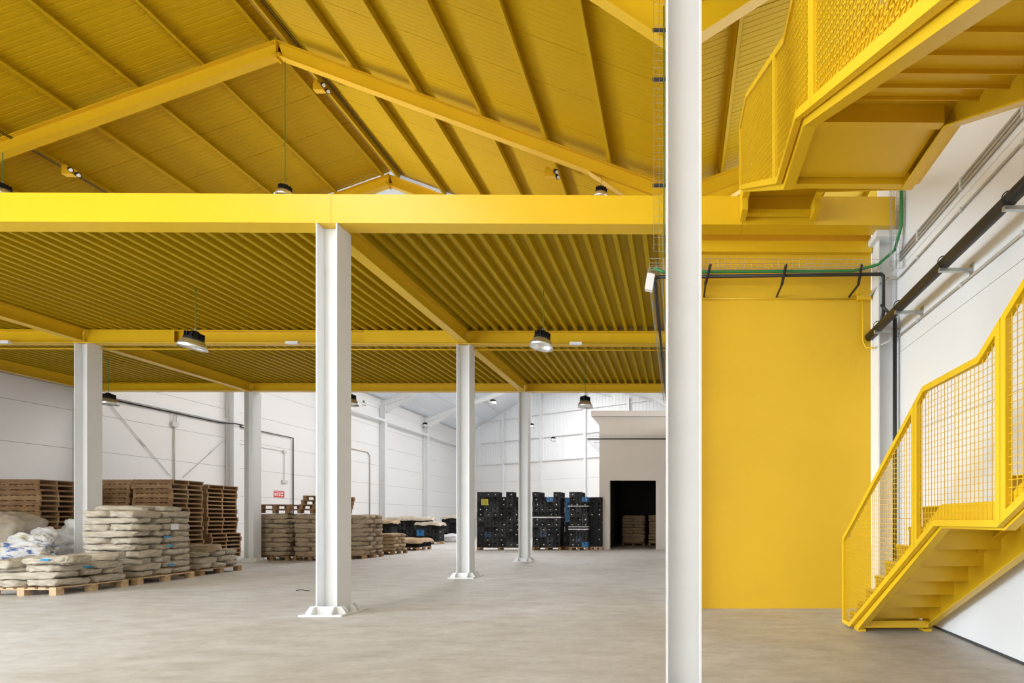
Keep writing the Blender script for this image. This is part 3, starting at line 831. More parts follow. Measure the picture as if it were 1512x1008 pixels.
# ================================================================== RIGHT CORNER SERVICES
# column at the right wall
t = thing('corner_column', 'white steel column in the corner beside the yellow wall', 'column', (0, 0, 0))
MB().box(2.972, 2.988, 7.2, 7.47, .02, 5.597).build('flange', 'white', t)
MB().box(3.214, 3.23, 7.2, 7.47, .02, 5.597).build('flange', 'white', t)
MB().box(2.988, 3.214, 7.30, 7.312, .02, 5.597).build('web', 'white', t)
MB().box(2.93, 3.232, 7.12, 7.475, 0, .02).build('base_plate', 'white', t)
MB().box(2.90, 3.23, 7.1, 7.47, 5.5, 5.597).build('head_plate', 'white', t)
# the big black drain pipe on brackets
PX_, PZ_ = 2.93, 4.19
b = MB(); b.tube([(PX_, 7.46, PZ_ - .03), (PX_, 1.5, PZ_ + .02)], .062, 16); drain = tag(b.build('drain_pipe', 'pipe', smooth=True), 'thick black drain pipe slanting along the right wall on steel brackets', 'pipe')
for y in (3.25, 4.28, 5.34, 6.43, 7.1):
    t = thing('pipe_bracket', 'galvanised wall bracket carrying the thick black pipe', 'bracket', (XR - .006, y, PZ_ - .085), 0, 'brackets under the thick black pipe')
    b = MB(); b.box(-.36, .0, -.02, .02, -.02, .016); b.build('arm', 'galv', t)
    b = MB(); b.box(-.004, .005, -.035, .035, -.07, .07); pl_ = b.build('plate', 'galv', t)
    for z in (-.05, .05):
        b = MB(); b.tube([(-.02, 0, z), (-.004, 0, z)], .009, 6); b.build('bolt', 'galv', pl_)
    b = MB(); b.tube([(-.305 + .068 * math.cos(a), 0, .085 + .068 * math.sin(a)) for a in [i * math.pi / 10 for i in range(-5, 16)]], .006, 5); b.build('clamp', 'pipe', t)
# slim black pipe along the yellow wall, bending round both corners
PZ2 = 4.95
pts = [(-.345, 15.6, PZ2 - .02), (-.345, 7.30, PZ2), (3.02, 7.14, PZ2 + .02), (3.02, 7.14, PZ_ + .10)]
b = MB(); b.tube(pts[0:2], .026, 10); b.tube([(-.345, 7.3, PZ2), (-.30, 7.22, PZ2), (2.98, 7.13, PZ2 + .01), (3.015, 7.13, PZ2 - .02), (3.015, 7.13, PZ_ + .2), (2.97, 7.13, PZ_ + .06)], .026, 10)
tag(b.build('slim_pipe', 'pipe', smooth=True), 'slim black pipe along the yellow wall dropping into the thick pipe', 'pipe')
b = MB(); b.tube([(3.16, 7.08, PZ_ + .1), (3.16, 7.08, .05)], .03, 10); b.tube([(2.95, 7.08, PZ_ + .3), (3.16, 7.08, PZ_ + .1)], .02, 8)
tag(b.build('corner_pipe', 'pipe', smooth=True), 'black vertical pipe descending in the corner behind the stairs', 'pipe')
for x in (1044, 1155, 1266):
    p = atY(x, 415, 7.2)
    b = MB(); b.bar((p.x - .03, 7.08, PZ2 - .17), (p.x + .05, 7.16, PZ2 + .16), .03, .03); b.bar((p.x - .03, 7.08, PZ2 - .17), (p.x - .03, 7.47, PZ2 - .17), .025, .025)
    tag(b.build('pipe_hanger', 'pipe'), 'black steel hanger carrying the slim pipe on the yellow wall', 'hanger', 'hangers on the yellow wall')
# wire basket cable tray
def basket(name, p0, p1, up, side, w, h, label, step=.1, lw=5, hh=2):
    """wire basket: bottom width w along 'side', walls of height h along 'up'"""
    p0, p1, up, side = Vector(p0), Vector(p1), Vector(up), Vector(side)
    d = (p1 - p0); L = d.length; d.normalize(); b = MB(); r = .0045
    prof = [(0, h)] + [(0, h * .5)] + [(w * i / (lw - 1), 0) for i in range(lw)] + [(w, h * .5), (w, h)]
    for a, c in prof:
        q = p0 + side * a + up * c; b.bar(q, q + d * L, r, r, up if abs(d.dot(up)) < .9 else side)
    k = 0.0
    while k < L:
        q = p0 + d * k
        b.tube([q + up * h, q, q + side * w, q + side * w + up * h], r / 2, 4); k += step
    return tag(b.build(name, 'galv'), label, 'cable tray')
tz = atY(1160, 401, 7.25).z
stuff_ = basket('cable_tray', (-.42, 7.14, tz), (3.0, 7.14, tz), (0, 0, 1), (0, 1, 0), .2, .13, 'galvanised wire cable tray along the yellow wall')
basket('cable_tray', (-.45, 7.4, tz), (-.45, 15.5, tz), (0, 0, 1), (1, 0, 0), .2, .13, 'galvanised wire cable tray running back behind the foreground column')
basket('cable_tray', (-.34, 6.9, tz + .1), (-.34, 6.9, 9.0), (0, -1, 0), (1, 0, 0), .3, .06, 'upright wire cable tray climbing behind the foreground column')
basket('cable_tray', (3.03, 6.95, tz - .1), (3.03, 6.95, 6.3), (0, -1, 0), (1, 0, 0), .19, .06, 'upright wire cable tray in the corner above the white column')
for z in (6.1, 7.6, 8.3):
    b = MB(); b.box(-.36, -.02, 6.905, 6.93, z - .02, z + .02); tag(b.build('tray_bracket', 'dark'), 'dark bar holding the upright cable tray behind the foreground column', 'bracket', 'bars of the upright cable tray')
b = MB(); g0 = tz - .03
b.tube([(-.36, 7.2, g0 + .05), (-.2, 7.22, g0), (2.6, 7.2, g0 + .02), (2.92, 7.1, g0 + .06), (3.12, 7.0, g0 + .22), (3.17, 6.9, g0 + .5), (3.17, 6.9, 6.3)], .022, 8)
tag(b.build('green_cable', 'green', smooth=True), 'green cable bundle below the tray, curving up the white corner', 'cable')
b = MB(); b.tube([(-.2, 6.88, tz), (-.2, 6.88, 8.6)], .009, 6); tag(b.build('green_cable', 'green', smooth=True), 'green cable climbing the upright tray behind the foreground column', 'cable')
p = atY(959, 417, 7.2); b = MB(); b.box(-.05, .06, -.04, .04, -.12, .12)
bo = b.build('junction_box', 'paper', loc=p); bo.rotation_euler = (0, .16, 0); tag(bo, 'white junction box on the cable tray beside the foreground column', 'junction box')
# conduits on the right wall
def wall_conduit(z, r, label, y0=7.05, group=None, x=XR - .02, m='conduit', clips=True):
    t = thing('wall_conduit', label, 'conduit', (x, 0, z), 0, group)
    b = MB(); b.tube([(0, y0, 0), (0, .5, 0)], r, 8); b.build('tube', m, t, True)
    if clips:
        for k in range(5):
            b = MB(); b.box(-.018, .016, y0 - .55 - 1.0 * k, y0 - .52 - 1.0 * k, -.022, .022); b.build('clip', 'lconduit', t)
for k in range(3): wall_conduit(5.22 - .05 * k, .016, 'beige conduit, %s from the top, of the bundle on the right wall' % ORD[k], group='bundle of three conduits on the right wall')
wall_conduit(4.88, .014, 'single beige conduit above the thick black pipe on the right wall')
wall_conduit(4.03, .016, 'single beige conduit below the thick black pipe on the right wall')
# fittings on the yellow wall
p = atY(1275, 437, 7.45); b = MB(); b.box(-.10, .10, -.06, .02, -.07, .07); tag(b.build('yellow_box', 'yellow', loc=(p.x, 7.455, p.z)), 'yellow painted junction box high on the yellow wall', 'junction box')
zc = atY(1160, 441, 7.46).z
b = MB(); b.tube([(.3, 7.466, zc), (2.72, 7.466, zc)], .012, 6); b.tube([(2.83, 7.44, p.z - .05), (2.83, 7.44, 4.1), (2.86, 7.40, 3.98), (2.94, 7.27, 3.93)], .014, 8)
b2 = MB(); b2.tube([(2.94, 7.27, 3.93), (3.1, 7.15, 3.98), (3.21, 7.08, 4.03)], .014, 8)
b2.tube([(2.9, 7.43, p.z - .04), (3.0, 7.25, p.z + .08), (3.1, 7.17, p.z + .15), (3.21, 7.1, 4.88)], .014, 8)
tag(b.build('wall_conduit', 'yellow', smooth=True), 'thin yellow conduit along and down the yellow wall', 'conduit')
tag(b2.build('wall_conduit', 'conduit', smooth=True), 'beige bent conduits crossing the white corner column', 'conduit')

# ================================================================== LEFT WALL SERVICES
XW = XL + .04
b = MB(); b.box(XL + .002, XL + .09, 15.95, 21.0 - .16, 5.50, 5.66); tag(b.build('wall_ledge', 'white'), 'white steel ledge high on the left wall beside the pendant lamp', 'ledge')
y_a = atX(432, 650, XW).y
b = MB(); b.tube([(XW + .03, 15.7, 5.43), (XW + .03, 20.6, 5.43), (XL + .5, 20.8, 5.43), (XL + .5, 21.15, 5.43), (XW + .03, 21.4, 5.43), (XW + .03, y_a, 5.43), (XW + .03, y_a, 1.4)], .028, 8)
tag(b.build('wall_pipe', 'pipe', smooth=True), 'dark slim pipe along the left wall turning down beside the red sign', 'pipe')
yv = atX(257.5, 650, XW).y; zb = atX(258, 626, XW).z
t = thing('wall_socket_box', 'white junction box with two bent conduits on the left wall', 'junction box', (XW, yv, zb))
b = MB(); b.box(-.03, .05, -.11, .11, -.10, .10); b.build('box', 'lconduit', t)
b = MB(); b.tube([(0, 0, -.1), (0, 0, -2.9)], .022, 8); b.build('conduit', 'conduit', t, True)
for sg in (-1, 1):
    b = MB(); b.tube([(.02, sg * .05, .1), (.02, sg * .06, .28), (.02, sg * .12, .40), (.02, sg * .25, .45), (.02, sg * 2.3, .45)], .018, 8); b.build('conduit', 'lconduit', t, True)
for (a, c) in (((163, 597), (252, 703)), ((350, 633), (270, 705))):
    p, q = atX(*a, XW), atX(*c, XW)
    b = MB(); b.tube([p, q], .012, 6); m_ = p.lerp(q, .45); m2_ = p.lerp(q, .55); b.tube([m_, m2_], .022, 6)
    tag(b.build('brace_rod', 'lconduit', smooth=True), 'thin diagonal brace rod on the left wall above the pallets', 'brace', 'brace rods above the pallets')
y1 = atX(420, 690, XW).y; z1 = atX(420, 666, XW).z
b = MB(); b.tube([(XW, 21.6, z1), (XW, y1, z1), (XW, y1, 3.2)], .016, 8); b.box(XL + .01, XL + .08, y1 - .09, y1 + .09, z1 - .1, z1 + .04); b.box(XL + .01, XL + .09, y1 - .14, y1 + .14, atX(420, 711, XW).z - .07, atX(420, 711, XW).z + .07)
tag(b.build('call_point_conduit', 'lconduit', smooth=False), 'pale conduit with small boxes above the red sign', 'conduit')
y2 = atX(546, 700, XW).y; z2 = atX(546, 668, XW).z
b = MB(); b.tube([(XW, 26.6, z2), (XW, y2 - .2, z2), (XW, y2, z2 - .2), (XW, y2, 1.55)], .035, 8); tag(b.build('wall_conduit', 'conduit', smooth=True), 'pale conduit turning down the far left wall to a small box', 'conduit')
b = MB(); b.box(XL + .01, XL + .16, y2 - .3, y2 + .3, 1.25, 1.65); tag(b.build('socket_box', 'lconduit'), 'small grey socket box above the burlap covered crates', 'socket box')
ya_, yb_ = atX(404, 729, XL).y, atX(419.5, 729, XL).y; zt, zbm = atX(411, 724.5, XL).z, atX(411, 734, XL).z
t = thing('fire_sign', 'small red fire equipment sign on the far left wall', 'sign', (XL, (ya_ + yb_) / 2, (zt + zbm) / 2))
w2, h2 = (yb_ - ya_) / 2, (zt - zbm) / 2
MB().box(.002, .012, -w2, w2, -h2, h2).build('plate', 'red', t)
for (a, c, e, f) in ((-.86, -.52, -.55, .30), (-.35, -.18, -.6, .55), (.02, .16, -.6, .5), (.30, .75, .15, .5), (.30, .75, -.55, -.25), (-.95, .9, .66, .74)):
    MB().box(.012, .016, a * w2, c * w2, e * h2, f * h2).build('pictogram', 'paper', t)
# wall rails in the far hall
for y0_, y1_ in ((26.5, 31.55), (31.85, 36.9), (37.2, 44.0)):
    b = MB(); b.bar((XL + .32, y0_, 7.75), (XL + .32, y1_, 7.75), .14, .14); tag(b.build('wall_rail', 'white'), 'white steel rail between the wall columns of the far hall', 'rail', 'rails between far wall columns')
# store room pipes on brackets
zp = atY(930, 649, RY).z
b = MB(); b.tube([(rl - .5, RY - .25, zp), (0, RY - .25, zp)], .03, 8); tag(b.build('room_pipe', 'pipe', smooth=True), 'dark pipe across the front of the store room', 'pipe')
basket('cable_tray', (rl - .45, RY - .3, zp + .12), (0, RY - .3, zp + .12), (0, 0, 1), (0, 1, 0), .2, .08, 'wire cable tray across the front of the store room', .2)
for k in range(3):
    b = MB(); b.bar((rl - .55 + .15 * k, RY + .1 + .7 * k, zp), (rl, RY + .1 + .7 * k, zp), .04, .04); b.bar((rl - .55 + .15 * k, RY + .1 + .7 * k, zp), (rl, RY + .1 + .7 * k, zp - .55 + .1 * k), .03, .03)
    tag(b.build('side_bracket', 'galv'), 'steel bracket on the side of the store room', 'bracket', 'brackets on the store room side')

# ================================================================== GOODS
# ---- pallets
def pallet_protos(m, L=1.2, Wd=1.0, blocks=False):
    P = []
    H_ = .144
    if not blocks:     # stringer pallet: three stringers along X, boards along Y
        st = MB().box(-L / 2, L / 2, -.02, .02, .022, .122).mesh('stringer', m)
        for y in (-Wd / 2 + .03, 0, Wd / 2 - .03): P.append(('stringer', st, (0, y, 0)))
        bd = MB().box(-.048, .048, -Wd / 2, Wd / 2, 0, .022).mesh('board', m)
        for i in range(8): P.append(('board', bd, (-L / 2 + .05 + (L - .1) * i / 7, 0, .122)))
        for i in range(4): P.append(('board', bd, (-L / 2 + .05 + (L - .1) * i / 3, 0, 0)))
    else:
        bd = MB().box(-.06, .06, -Wd / 2, Wd / 2, 0, .022).mesh('board', m)
        for i in range(7): P.append(('board', bd, (-L / 2 + .06 + (L - .12) * i / 6, 0, .122)))
        cr = MB().box(-L / 2, L / 2, -.05, .05, 0, .02).mesh('cross_board', m)
        for y in (-Wd / 2 + .05, 0, Wd / 2 - .05): P.append(('cross_board', cr, (0, y, .102)))
        bl = MB().box(-.06, .06, -.06, .06, 0.0, .102).mesh('block', m)
        for x in (-L / 2 + .06, 0, L / 2 - .06):
            for y in (-Wd / 2 + .06, 0, Wd / 2 - .06): P.append(('block', bl, (x, y, 0)))
    return P
PR = {('wood', 0): pallet_protos('wood'), ('wood2', 0): pallet_protos('wood2')}
def pallet(P, x, y, z, rz, label, group=None, sc=(1, 1, 1)):
    t = thing('pallet', label, 'pallet', (x, y, z), rz, group); t.scale = sc
    for n, me, loc in P: link(n, me, t, loc=loc)
    return t
def pallet_stack(x, y, n, label, group, L=1.2, Wd=1.0, jit=.025, shift=None, rot90=False):
    for k in range(n):
        dx, dy = random.uniform(-jit, jit), random.uniform(-jit, jit)
        if shift and k < shift[0]: dx += shift[1]; dy += shift[2]
        P = PR[('wood', 0)] if random.random() < .7 else PR[('wood2', 0)]
        pallet(P, x + dx, y + dy, .1445 * k, random.uniform(-.012, .012) + (math.pi if random.random() < .5 else 0), label.replace('pallet', 'pallet, %s from the floor,' % ORD[k], 1), group, (L / 1.2, Wd, 1))
pallet_stack(-17.92, 13.75, 17, 'empty wooden pallet in the stack behind the bulk bags', 'pallet stack behind the bulk bags', 1.2, .82)
pallet_stack(-17.52, 15.65, 18, 'empty wooden pallet in the stack half behind the column', 'pallet stack behind the column', 1.2, 1.0)
pallet_stack(-16.16, 15.6, 18, 'empty wooden pallet in the stack behind the tall sacks', 'pallet stack behind the tall sack stack', 1.2, 1.0)
pallet_stack(-17.15, 17.85, 18, 'empty wooden pallet in the stack by the wall column', 'pallet stack by the wall column', 1.2, 1.2, shift=(6, .12, .0))

# ---- sacks
def sack_mesh(seed, m, lump=.085):
    b = MB(); nu, nv = 44, 18; rng = random.Random(seed); o = Vector((rng.uniform(0, 50), rng.uniform(0, 50), 0))
    def sp(c, e): return math.copysign(abs(c) ** e, c)
    vs = []
    for i in range(nv + 1):
        ph = -math.pi / 2 + math.pi * i / nv
        for j in range(nu):
            th = 2 * math.pi * j / nu
            cx, cy, cz = sp(math.cos(ph), .36) * sp(math.cos(th), .5), sp(math.cos(ph), .36) * sp(math.sin(th), .5), sp(math.sin(ph), .46)
            n = noise.noise_vector(Vector((cx * 2.0, cy * 2.0, cz * .8)) + o) * lump
            n2 = noise.noise_vector(Vector((cx * 5, cy * 5, cz * 1.2)) + o) * lump * .55
            wr = abs(noise.noise(Vector((cx * 8, cy * 8, cz * 1.6)) + o * 1.7)) * lump * .9 + abs(noise.noise(Vector((cx * 16, cy * 16, cz * 2.4)) + o * 1.3)) * lump * .5
            vs.append((cx * (.5 - wr) + n.x * .45 + n2.x * .5, cy * (.5 - wr) + n.y * .45 + n2.y * .5, cz * .5 + n.z * 2.0 + n2.z * 2.0 - cz * wr * 1.2))
    fs = []
    for i in range(nv):
        for j in range(nu):
            j2 = (j + 1) % nu; fs.append((i * nu + j, i * nu + j2, (i + 1) * nu + j2, (i + 1) * nu + j))
    b._add(vs, fs); return b.mesh('sack', m, True)
SK = {m: [sack_mesh(11 * i + len(m), m) for i in range(6)] for m in ('burlap', 'burlapd', 'burlap2')}
tagm = MB().box(-.06, .06, -.002, .002, -.025, .025).mesh('tag', 'cyan')
def sack(x, y, z, sx, sy, sz, label, group, m='burlap', rz=0.0, tilt=0.0):
    o = link('sack', random.choice(SK[m]), None, loc=(x, y, z), rotz=rz, scale=(sx, sy, sz)); o.rotation_euler = (tilt, random.uniform(-.03, .03), rz)
    return tag(o, label, 'sack', group)
def sack_stack(cx, cy, w, d, z0, layers, th, label, group, m='burlap', rot=0.0, first=0, bulge=.03):
    c, s = math.cos(rot), math.sin(rot)
    out = []
    for k in range(layers):
        z = z0 + th * (k + .5); lb = label.replace('sack', 'sack, %s layer up,' % ORD[k], 1)
        jx, jy = random.uniform(-.015, .015), random.uniform(-.015, .015)
        cells = []
        if (k + first) % 2 == 0:
            for i in range(3): cells.append((0, (-1 + i) * d / 3, w * 1.03, d / 3 * 1.06))
        else:
            for a in (-.25, .25):
                for e in (-.25, .25): cells.append((a * w, e * d, w / 2 * 1.06, d / 2 * 1.04))
        for (ax, ay, sx, sy) in cells:
            ax += jx + random.uniform(-.012, .012); ay += jy + random.uniform(-.012, .012)
            out.append(sack(cx + ax * c - ay * s, cy + ax * s + ay * c, z + random.uniform(-.004, .004), sx, sy, th * random.uniform(1.08, 1.24), lb, group, m, rot + random.uniform(-.05, .05), random.uniform(-.04, .04)))
    return out
def pbase(x, y, L, Wd, label, rot=0.0, m='woodl', group=None):
    key = (m, round(L, 2), round(Wd, 2))
    if key not in PR: PR[key] = pallet_protos(m, L, Wd, True)
    pallet(PR[key], x, y, 0, rot, label, group)
PT = .146
# A: low pallet nearest the viewer
pbase(-11.78, 9.40, 1.2, 1.2, 'pale wooden pallet under the low spread of sacks near the white bags', .04)
sA = sack_stack(-11.78, 9.42, 1.16, 1.2, PT, 3, .135, 'burlap sack in the low spread on the pale pallet', 'sacks of the low front pile', 'burlap', .04, first=1)
sA2 = []
labA = 'slumped burlap sack lying on top of the low front pile'
for (x, y, sx, sy, rz, zz) in ((-11.40, 9.05, .85, .5, .15, .62), (-12.1, 8.95, .7, .45, -.2, .56), (-11.55, 9.75, .8, .5, .5, .62)):
    sA2.append(sack(x, y, zz, sx, sy, .17, labA, 'sacks on top of the low front pile', 'burlap', rz))
def attach(me, name, sacks, loc, rot):
    """fix a small flat piece to the nearest sack"""
    p = Vector(loc); sk = min(sacks, key=lambda o: (Vector(o.location) - p).length + 3 * abs(o.location.z - p.z))
    o = link(name, me, sk, loc=loc); o.rotation_euler = rot
    mw = Matrix.LocRotScale(sk.location, sk.rotation_euler, sk.scale); o.matrix_parent_inverse = mw.inverted()
    return o
tagA = MB().box(-.07, .07, -.012, .0, -.02, .02).mesh('tag', 'cyan'); tagB = MB().box(-.006, .006, -.07, .07, -.018, .018).mesh('tag', 'cyan')
for (x, y, z, rz) in ((-11.3, 8.79, .64, .1), (-11.16, 9.3, .47, 1.6)): attach(tagA, 'tag', sA + sA2, (x, y, z), (-.9, 0, rz))
# B: tall stack
pbase(-11.92, 10.86, 1.2, 1.3, 'pale wooden pallet under the tall stack of sacks', .07, 'woodl')
sB = sack_stack(-11.90, 10.86, 1.06, 1.32, PT, 10, .140, 'burlap sack in the tall ten layer stack beside the column', 'sacks of the tall front stack', 'burlap', .07)
for (x, y, sx, sy, rz) in ((-12.0, 10.7, .95, .5, .2), (-11.8, 11.15, .9, .5, -.15)):
    sack(x, y, 1.60, sx, sy, .13, 'burlap sack laid across the top of the tall stack', 'sacks capping the tall front stack', 'burlap', rz)
attach(MB().box(-.002, .004, -.09, .09, -.06, .06).mesh('paper_sheet', 'paper'), 'paper_sheet', sB, (-11.35, 11.08, 1.20), (0, .05, .07))
for (x, y, z) in ((-11.345, 10.92, .98), (-11.345, 10.98, .78), (-11.345, 11.0, .36)): attach(tagB, 'tag', sB, (x, y, z), (0, 0, .07))
# C: low stack behind
pbase(-12.2, 12.50, 1.1, 1.25, 'grey wooden pallet under the short stack of sacks', .09, 'wood2')
sack_stack(-12.2, 12.5, 1.06, 1.25, PT, 3, .145, 'burlap sack in the short stack behind the tall one', 'sacks of the short stack', 'burlap', .09)
sack(-11.98, 12.28, .64, .85, .55, .19, 'beige sack lying alone on the short stack', None, 'burlapd', .5)
# D: brown frontal stacks behind the column
for cx, lab, grp in ((-13.58, 'brown sack in the stack half hidden by the column', 'sacks behind the column'), (-12.30, 'brown sack in the wide stack with pallets on top', 'sacks under the loose pallets')):
    pbase(cx, 16.95, 1.15, 1.15, 'dark wooden pallet under a brown sack stack with pallets on top', 0, 'wood', 'pallets under the brown sack stacks')
    sack_stack(cx, 16.95, 1.14 if cx > -13 else 1.1, 1.2, PT, 9, .155, lab, grp, 'burlapd')
PR['top'] = pallet_protos('wood', 1.2, 1.0, True)
for k in range(2): pallet(PR['top'], -13.5, 17.0, 1.585 + .146 * k, math.pi / 2 + .03 * k, 'empty pallet of the pair on the half hidden sacks', 'pair of pallets on sacks')
for k in range(4): pallet(PR['top'], -12.22 + .05 * k, 17.0, 1.585 + .146 * k, math.pi / 2 + .05 * k - .06, 'empty pallet of the loose pile on the wide brown stack', 'loose pallets on sacks')
# E: stack to the right of the front column and a low one
pbase(-11.42, 17.60, 1.05, 1.1, 'pallet under the light sack stack beside the front column', 0, 'wood2')
sack_stack(-11.42, 17.60, 1.05, 1.15, PT, 9, .153, 'pale sack in the stack showing beside the front column', 'sacks beside the front column', 'burlapd')
pbase(-11.65, 19.55, 1.15, 1.0, 'pallet under the small tan sack stack', 0, 'wood')
sack_stack(-11.65, 19.55, 1.12, 1.0, PT, 5, .13, 'tan sack in the small stack before the low crates', 'sacks of the small tan stack', 'burlap2')
# inside the store room
for cx, lab, grp in ((-2.35, 'brown sack in the stack inside the dark doorway, door side', 'sacks in the dark doorway'), (-.95, 'brown sack in the second stack inside the dark doorway', 'second stack in the doorway')):
    pbase(cx, 26.2, 1.2, 1.1, 'pallet under sacks inside the dark doorway', 0, 'wood', 'pallets in the doorway')
    sack_stack(cx, 26.2, 1.2, 1.1, PT, 9, .16, lab, grp, 'burlap2')

# ---- bulk bags heaped behind the low sacks
def blob(name, m, c, r, seed, label, cat, lump=.22, n=(30, 20), rz=0.0, e=.7, fold=0.0):
    b = MB(); nu, nv = n; o = Vector((seed * 3.1, seed * 1.7, seed))
    def sp(v, e): return math.copysign(abs(v) ** e, v)
    vs = []
    for i in range(nv + 1):
        ph = -math.pi / 2 + math.pi * i / nv
        for j in range(nu):
            th = 2 * math.pi * j / nu
            p = Vector((sp(math.cos(ph), e) * sp(math.cos(th), e), sp(math.cos(ph), e) * sp(math.sin(th), e), sp(math.sin(ph), e)))
            k = 1 + lump * noise.noise(p * 1.6 + o) + lump * .5 * noise.noise(p * 4 + o) + fold * abs(noise.noise(Vector((p.x * 1.5, p.y * 5, p.z * 5)) + o))
            q = p * k; vs.append((q.x * r[0], q.y * r[1], max(q.z * r[2], -r[2])))
    fs = []
    for i in range(nv):
        for j in range(nu):
            j2 = (j + 1) % nu; fs.append((i * nu + j, i * nu + j2, (i + 1) * nu + j2, (i + 1) * nu + j))
    b._add(vs, fs)
    o_ = b.build(name, m, None, True, loc=c); o_.rotation_euler = (0, 0, rz); return tag(o_, label, cat)
blob('bulk_bag', 'bagb', (-16.15, 11.75, .76), (.80, .50, .74), 1, 'bulging beige bulk bag bound like a barrel by the pallets', 'bag', .08, (56, 36), fold=.16, e=.6)
blob('bulk_bag', 'bag', (-15.0, 12.6, .74), (.42, .42, .68), 4, 'white bulk bag leaning against the pallet stack', 'bag', .12, (56, 36), fold=.35)
blob('bulk_bag', 'bag', (-14.52, 11.45, .56), (.34, .36, .50), 6, 'white crumpled bulk bag at the foot of the column', 'bag', .14, (56, 36), fold=.38)
def heap_sheet(name, m, c, r, seed, label, cat, rz=0.0):
    return blob(name, m, c, r, seed, label, cat, .28, (54, 30), rz, .8, .40)
heap_sheet('printed_bag', 'print', (-14.15, 10.72, .50), (.46, .22, .44), 9, 'crumpled printed plastic bags slumped before the white bulk bags', 'bag', .2)
heap_sheet('printed_bag', 'print', (-13.85, 9.45, .36), (.42, .28, .33), 12, 'pile of folded printed bags beside the low sacks', 'bag', 0)
blob('folded_sacks', 'bagb', (-13.25, 10.10, .30), (.44, .2, .29), 14, 'flat beige folded sacks between the printed bags', 'bag', .12, (40, 24), fold=.25)

# ---- crates
def crate_mesh(w, d, h, m):
    b = MB(); t = .012
    b.box(-w / 2 + .01, w / 2 - .01, -d / 2 + .01, d / 2 - .01, 0, .012)
    for sx in (-1, 1):
        x0, x1 = sorted((sx * (w / 2 - .012), sx * (w / 2 - .024)))
        b.box(x0, x1, -d / 2 + .012, d / 2 - .012, 0, h * .28); b.box(x0, x1, -d / 2 + .012, d / 2 - .012, h * .36, h * .60); b.box(x0, x1, -d / 2 + .012, d / 2 - .012, h * .68, h - .01)
        for k in range(6):
            y = -d / 2 + .02 + (d - .04) * k / 5; x0, x1 = sorted((sx * (w / 2), sx * (w / 2 - .02))); b.box(x0, x1, y - .008, y + .008, 0, h - .01)
    for sy in (-1, 1):
        y0, y1 = sorted((sy * (d / 2 - .012), sy * (d / 2 - .024)))
        b.box(-w / 2 + .012, w / 2 - .012, y0, y1, 0, h * .55); b.box(-w / 2 + .012, -w * .16, y0, y1, h * .55, h - .01); b.box(w * .16, w / 2 - .012, y0, y1, h * .55, h - .01)
        for k in range(4):
            x = -w / 2 + .02 + (w - .04) * k / 3; y0, y1 = sorted((sy * (d / 2), sy * (d / 2 - .02))); b.box(x - .008, x + .008, y0, y1, 0, h - .01)
        y0, y1 = sorted((sy * d / 2, sy * (d / 2 - .02))); b.box(-w / 2, w / 2, y0, y1, h * .30, h * .36)
    for (x0, x1, y0, y1) in ((-w / 2, w / 2, -d / 2, -d / 2 + .025), (-w / 2, w / 2, d / 2 - .025, d / 2), (-w / 2, -w / 2 + .025, -d / 2 + .025, d / 2 - .025), (w / 2 - .025, w / 2, -d / 2 + .025, d / 2 - .025)):
        b.box(x0, x1, y0, y1, h - .025, h)
    return b.mesh('crate', m)
CR = {}
def crate(x, y, z, w, d, h, m, label, group, rz=0.0, lab=False):
    key = (round(w, 3), round(d, 3), round(h, 3), m)
    if key not in CR: CR[key] = crate_mesh(w, d, h, m)
    o = link('crate', CR[key], None, loc=(x, y, z), rotz=rz); tag(o, label, 'crate', group)
    if lab:
        lx = random.uniform(-.08, .06); lw = random.uniform(.03, .06); q = MB().box(lx, lx + lw, -d / 2 - .003, -d / 2, h * .38, h * random.uniform(.50, .62)); q.build('label', random.choice(('paper', 'lconduit', 'lconduit')), o)
    return o
def crate_stack(x0, y0, cols, rows, w, d, h, label, group, depth=1, blue=(), right_side=0, seed=1):
    rng = random.Random(seed)
    for i in range(cols):
        for k in range(rows + (rng.random() < .35)):
            for j in range(depth):
                m = 'dblue' if rng.random() < .05 else 'mgrey' if rng.random() < .1 else 'dgrey' if rng.random() < .45 else 'black'
                if (i, k) in blue: m = 'blue'
                crate(x0 + w * (i + .5) + rng.uniform(-.006, .006), y0 + d * (j + .5) + rng.uniform(-.02, .01), .1445 + (h + .001) * k, w - .006, d - .01, h, m, ('rear ' if j else '') + label % (NUM[k], NUM[cols - 1 - i]), group, rng.uniform(-.015, .015), j == 0 and rng.random() < .6)
    pbase(x0 + cols * w / 2, y0 + d * max(1, depth) / 2 + .02, cols * w + .02, d * depth, 'wooden pallet under ' + group, 0, 'wood2' if seed % 2 else 'wood')
YG = 21.75
g1 = atY(704, 812, YG).x; g2 = atY(786, 812, YG).x; g3 = atY(841, 812, YG).x
crate_stack(g1, YG, 6, 10, .325, .45, .222, 'black crate, row %s up, column %s from store room, stack with yellow card', 'the black crates behind the slender columns', 1, seed=3)
crate_stack(g2, YG, 4, 10, .312, .45, .222, 'black crate, row %s up, column %s from store room, white strapped stack', 'the strapped black crates', 2, blue=((2, 9),), seed=4)
for k in range(5, 10):
    crate(g2 + 4 * .312 + .22, YG + .75, .145 + .223 * k - .0, .3, .4, .222, 'blue', 'bright blue crate, %s of five up, between two black stacks' % ORD[k - 5], 'blue crates between black stacks')
for k in range(0, 5):
    crate(g2 + 4 * .312 + .22, YG + .75, .145 + .223 * k, .3, .4, .222, 'black', 'black crate, %s from the floor, below the bright blue crates' % ORD[k], 'black crates below the blue ones')
pbase(g2 + 4 * .312 + .22, YG + .75, .34, .42, 'small pallet under the blue crates', 0, 'wood')
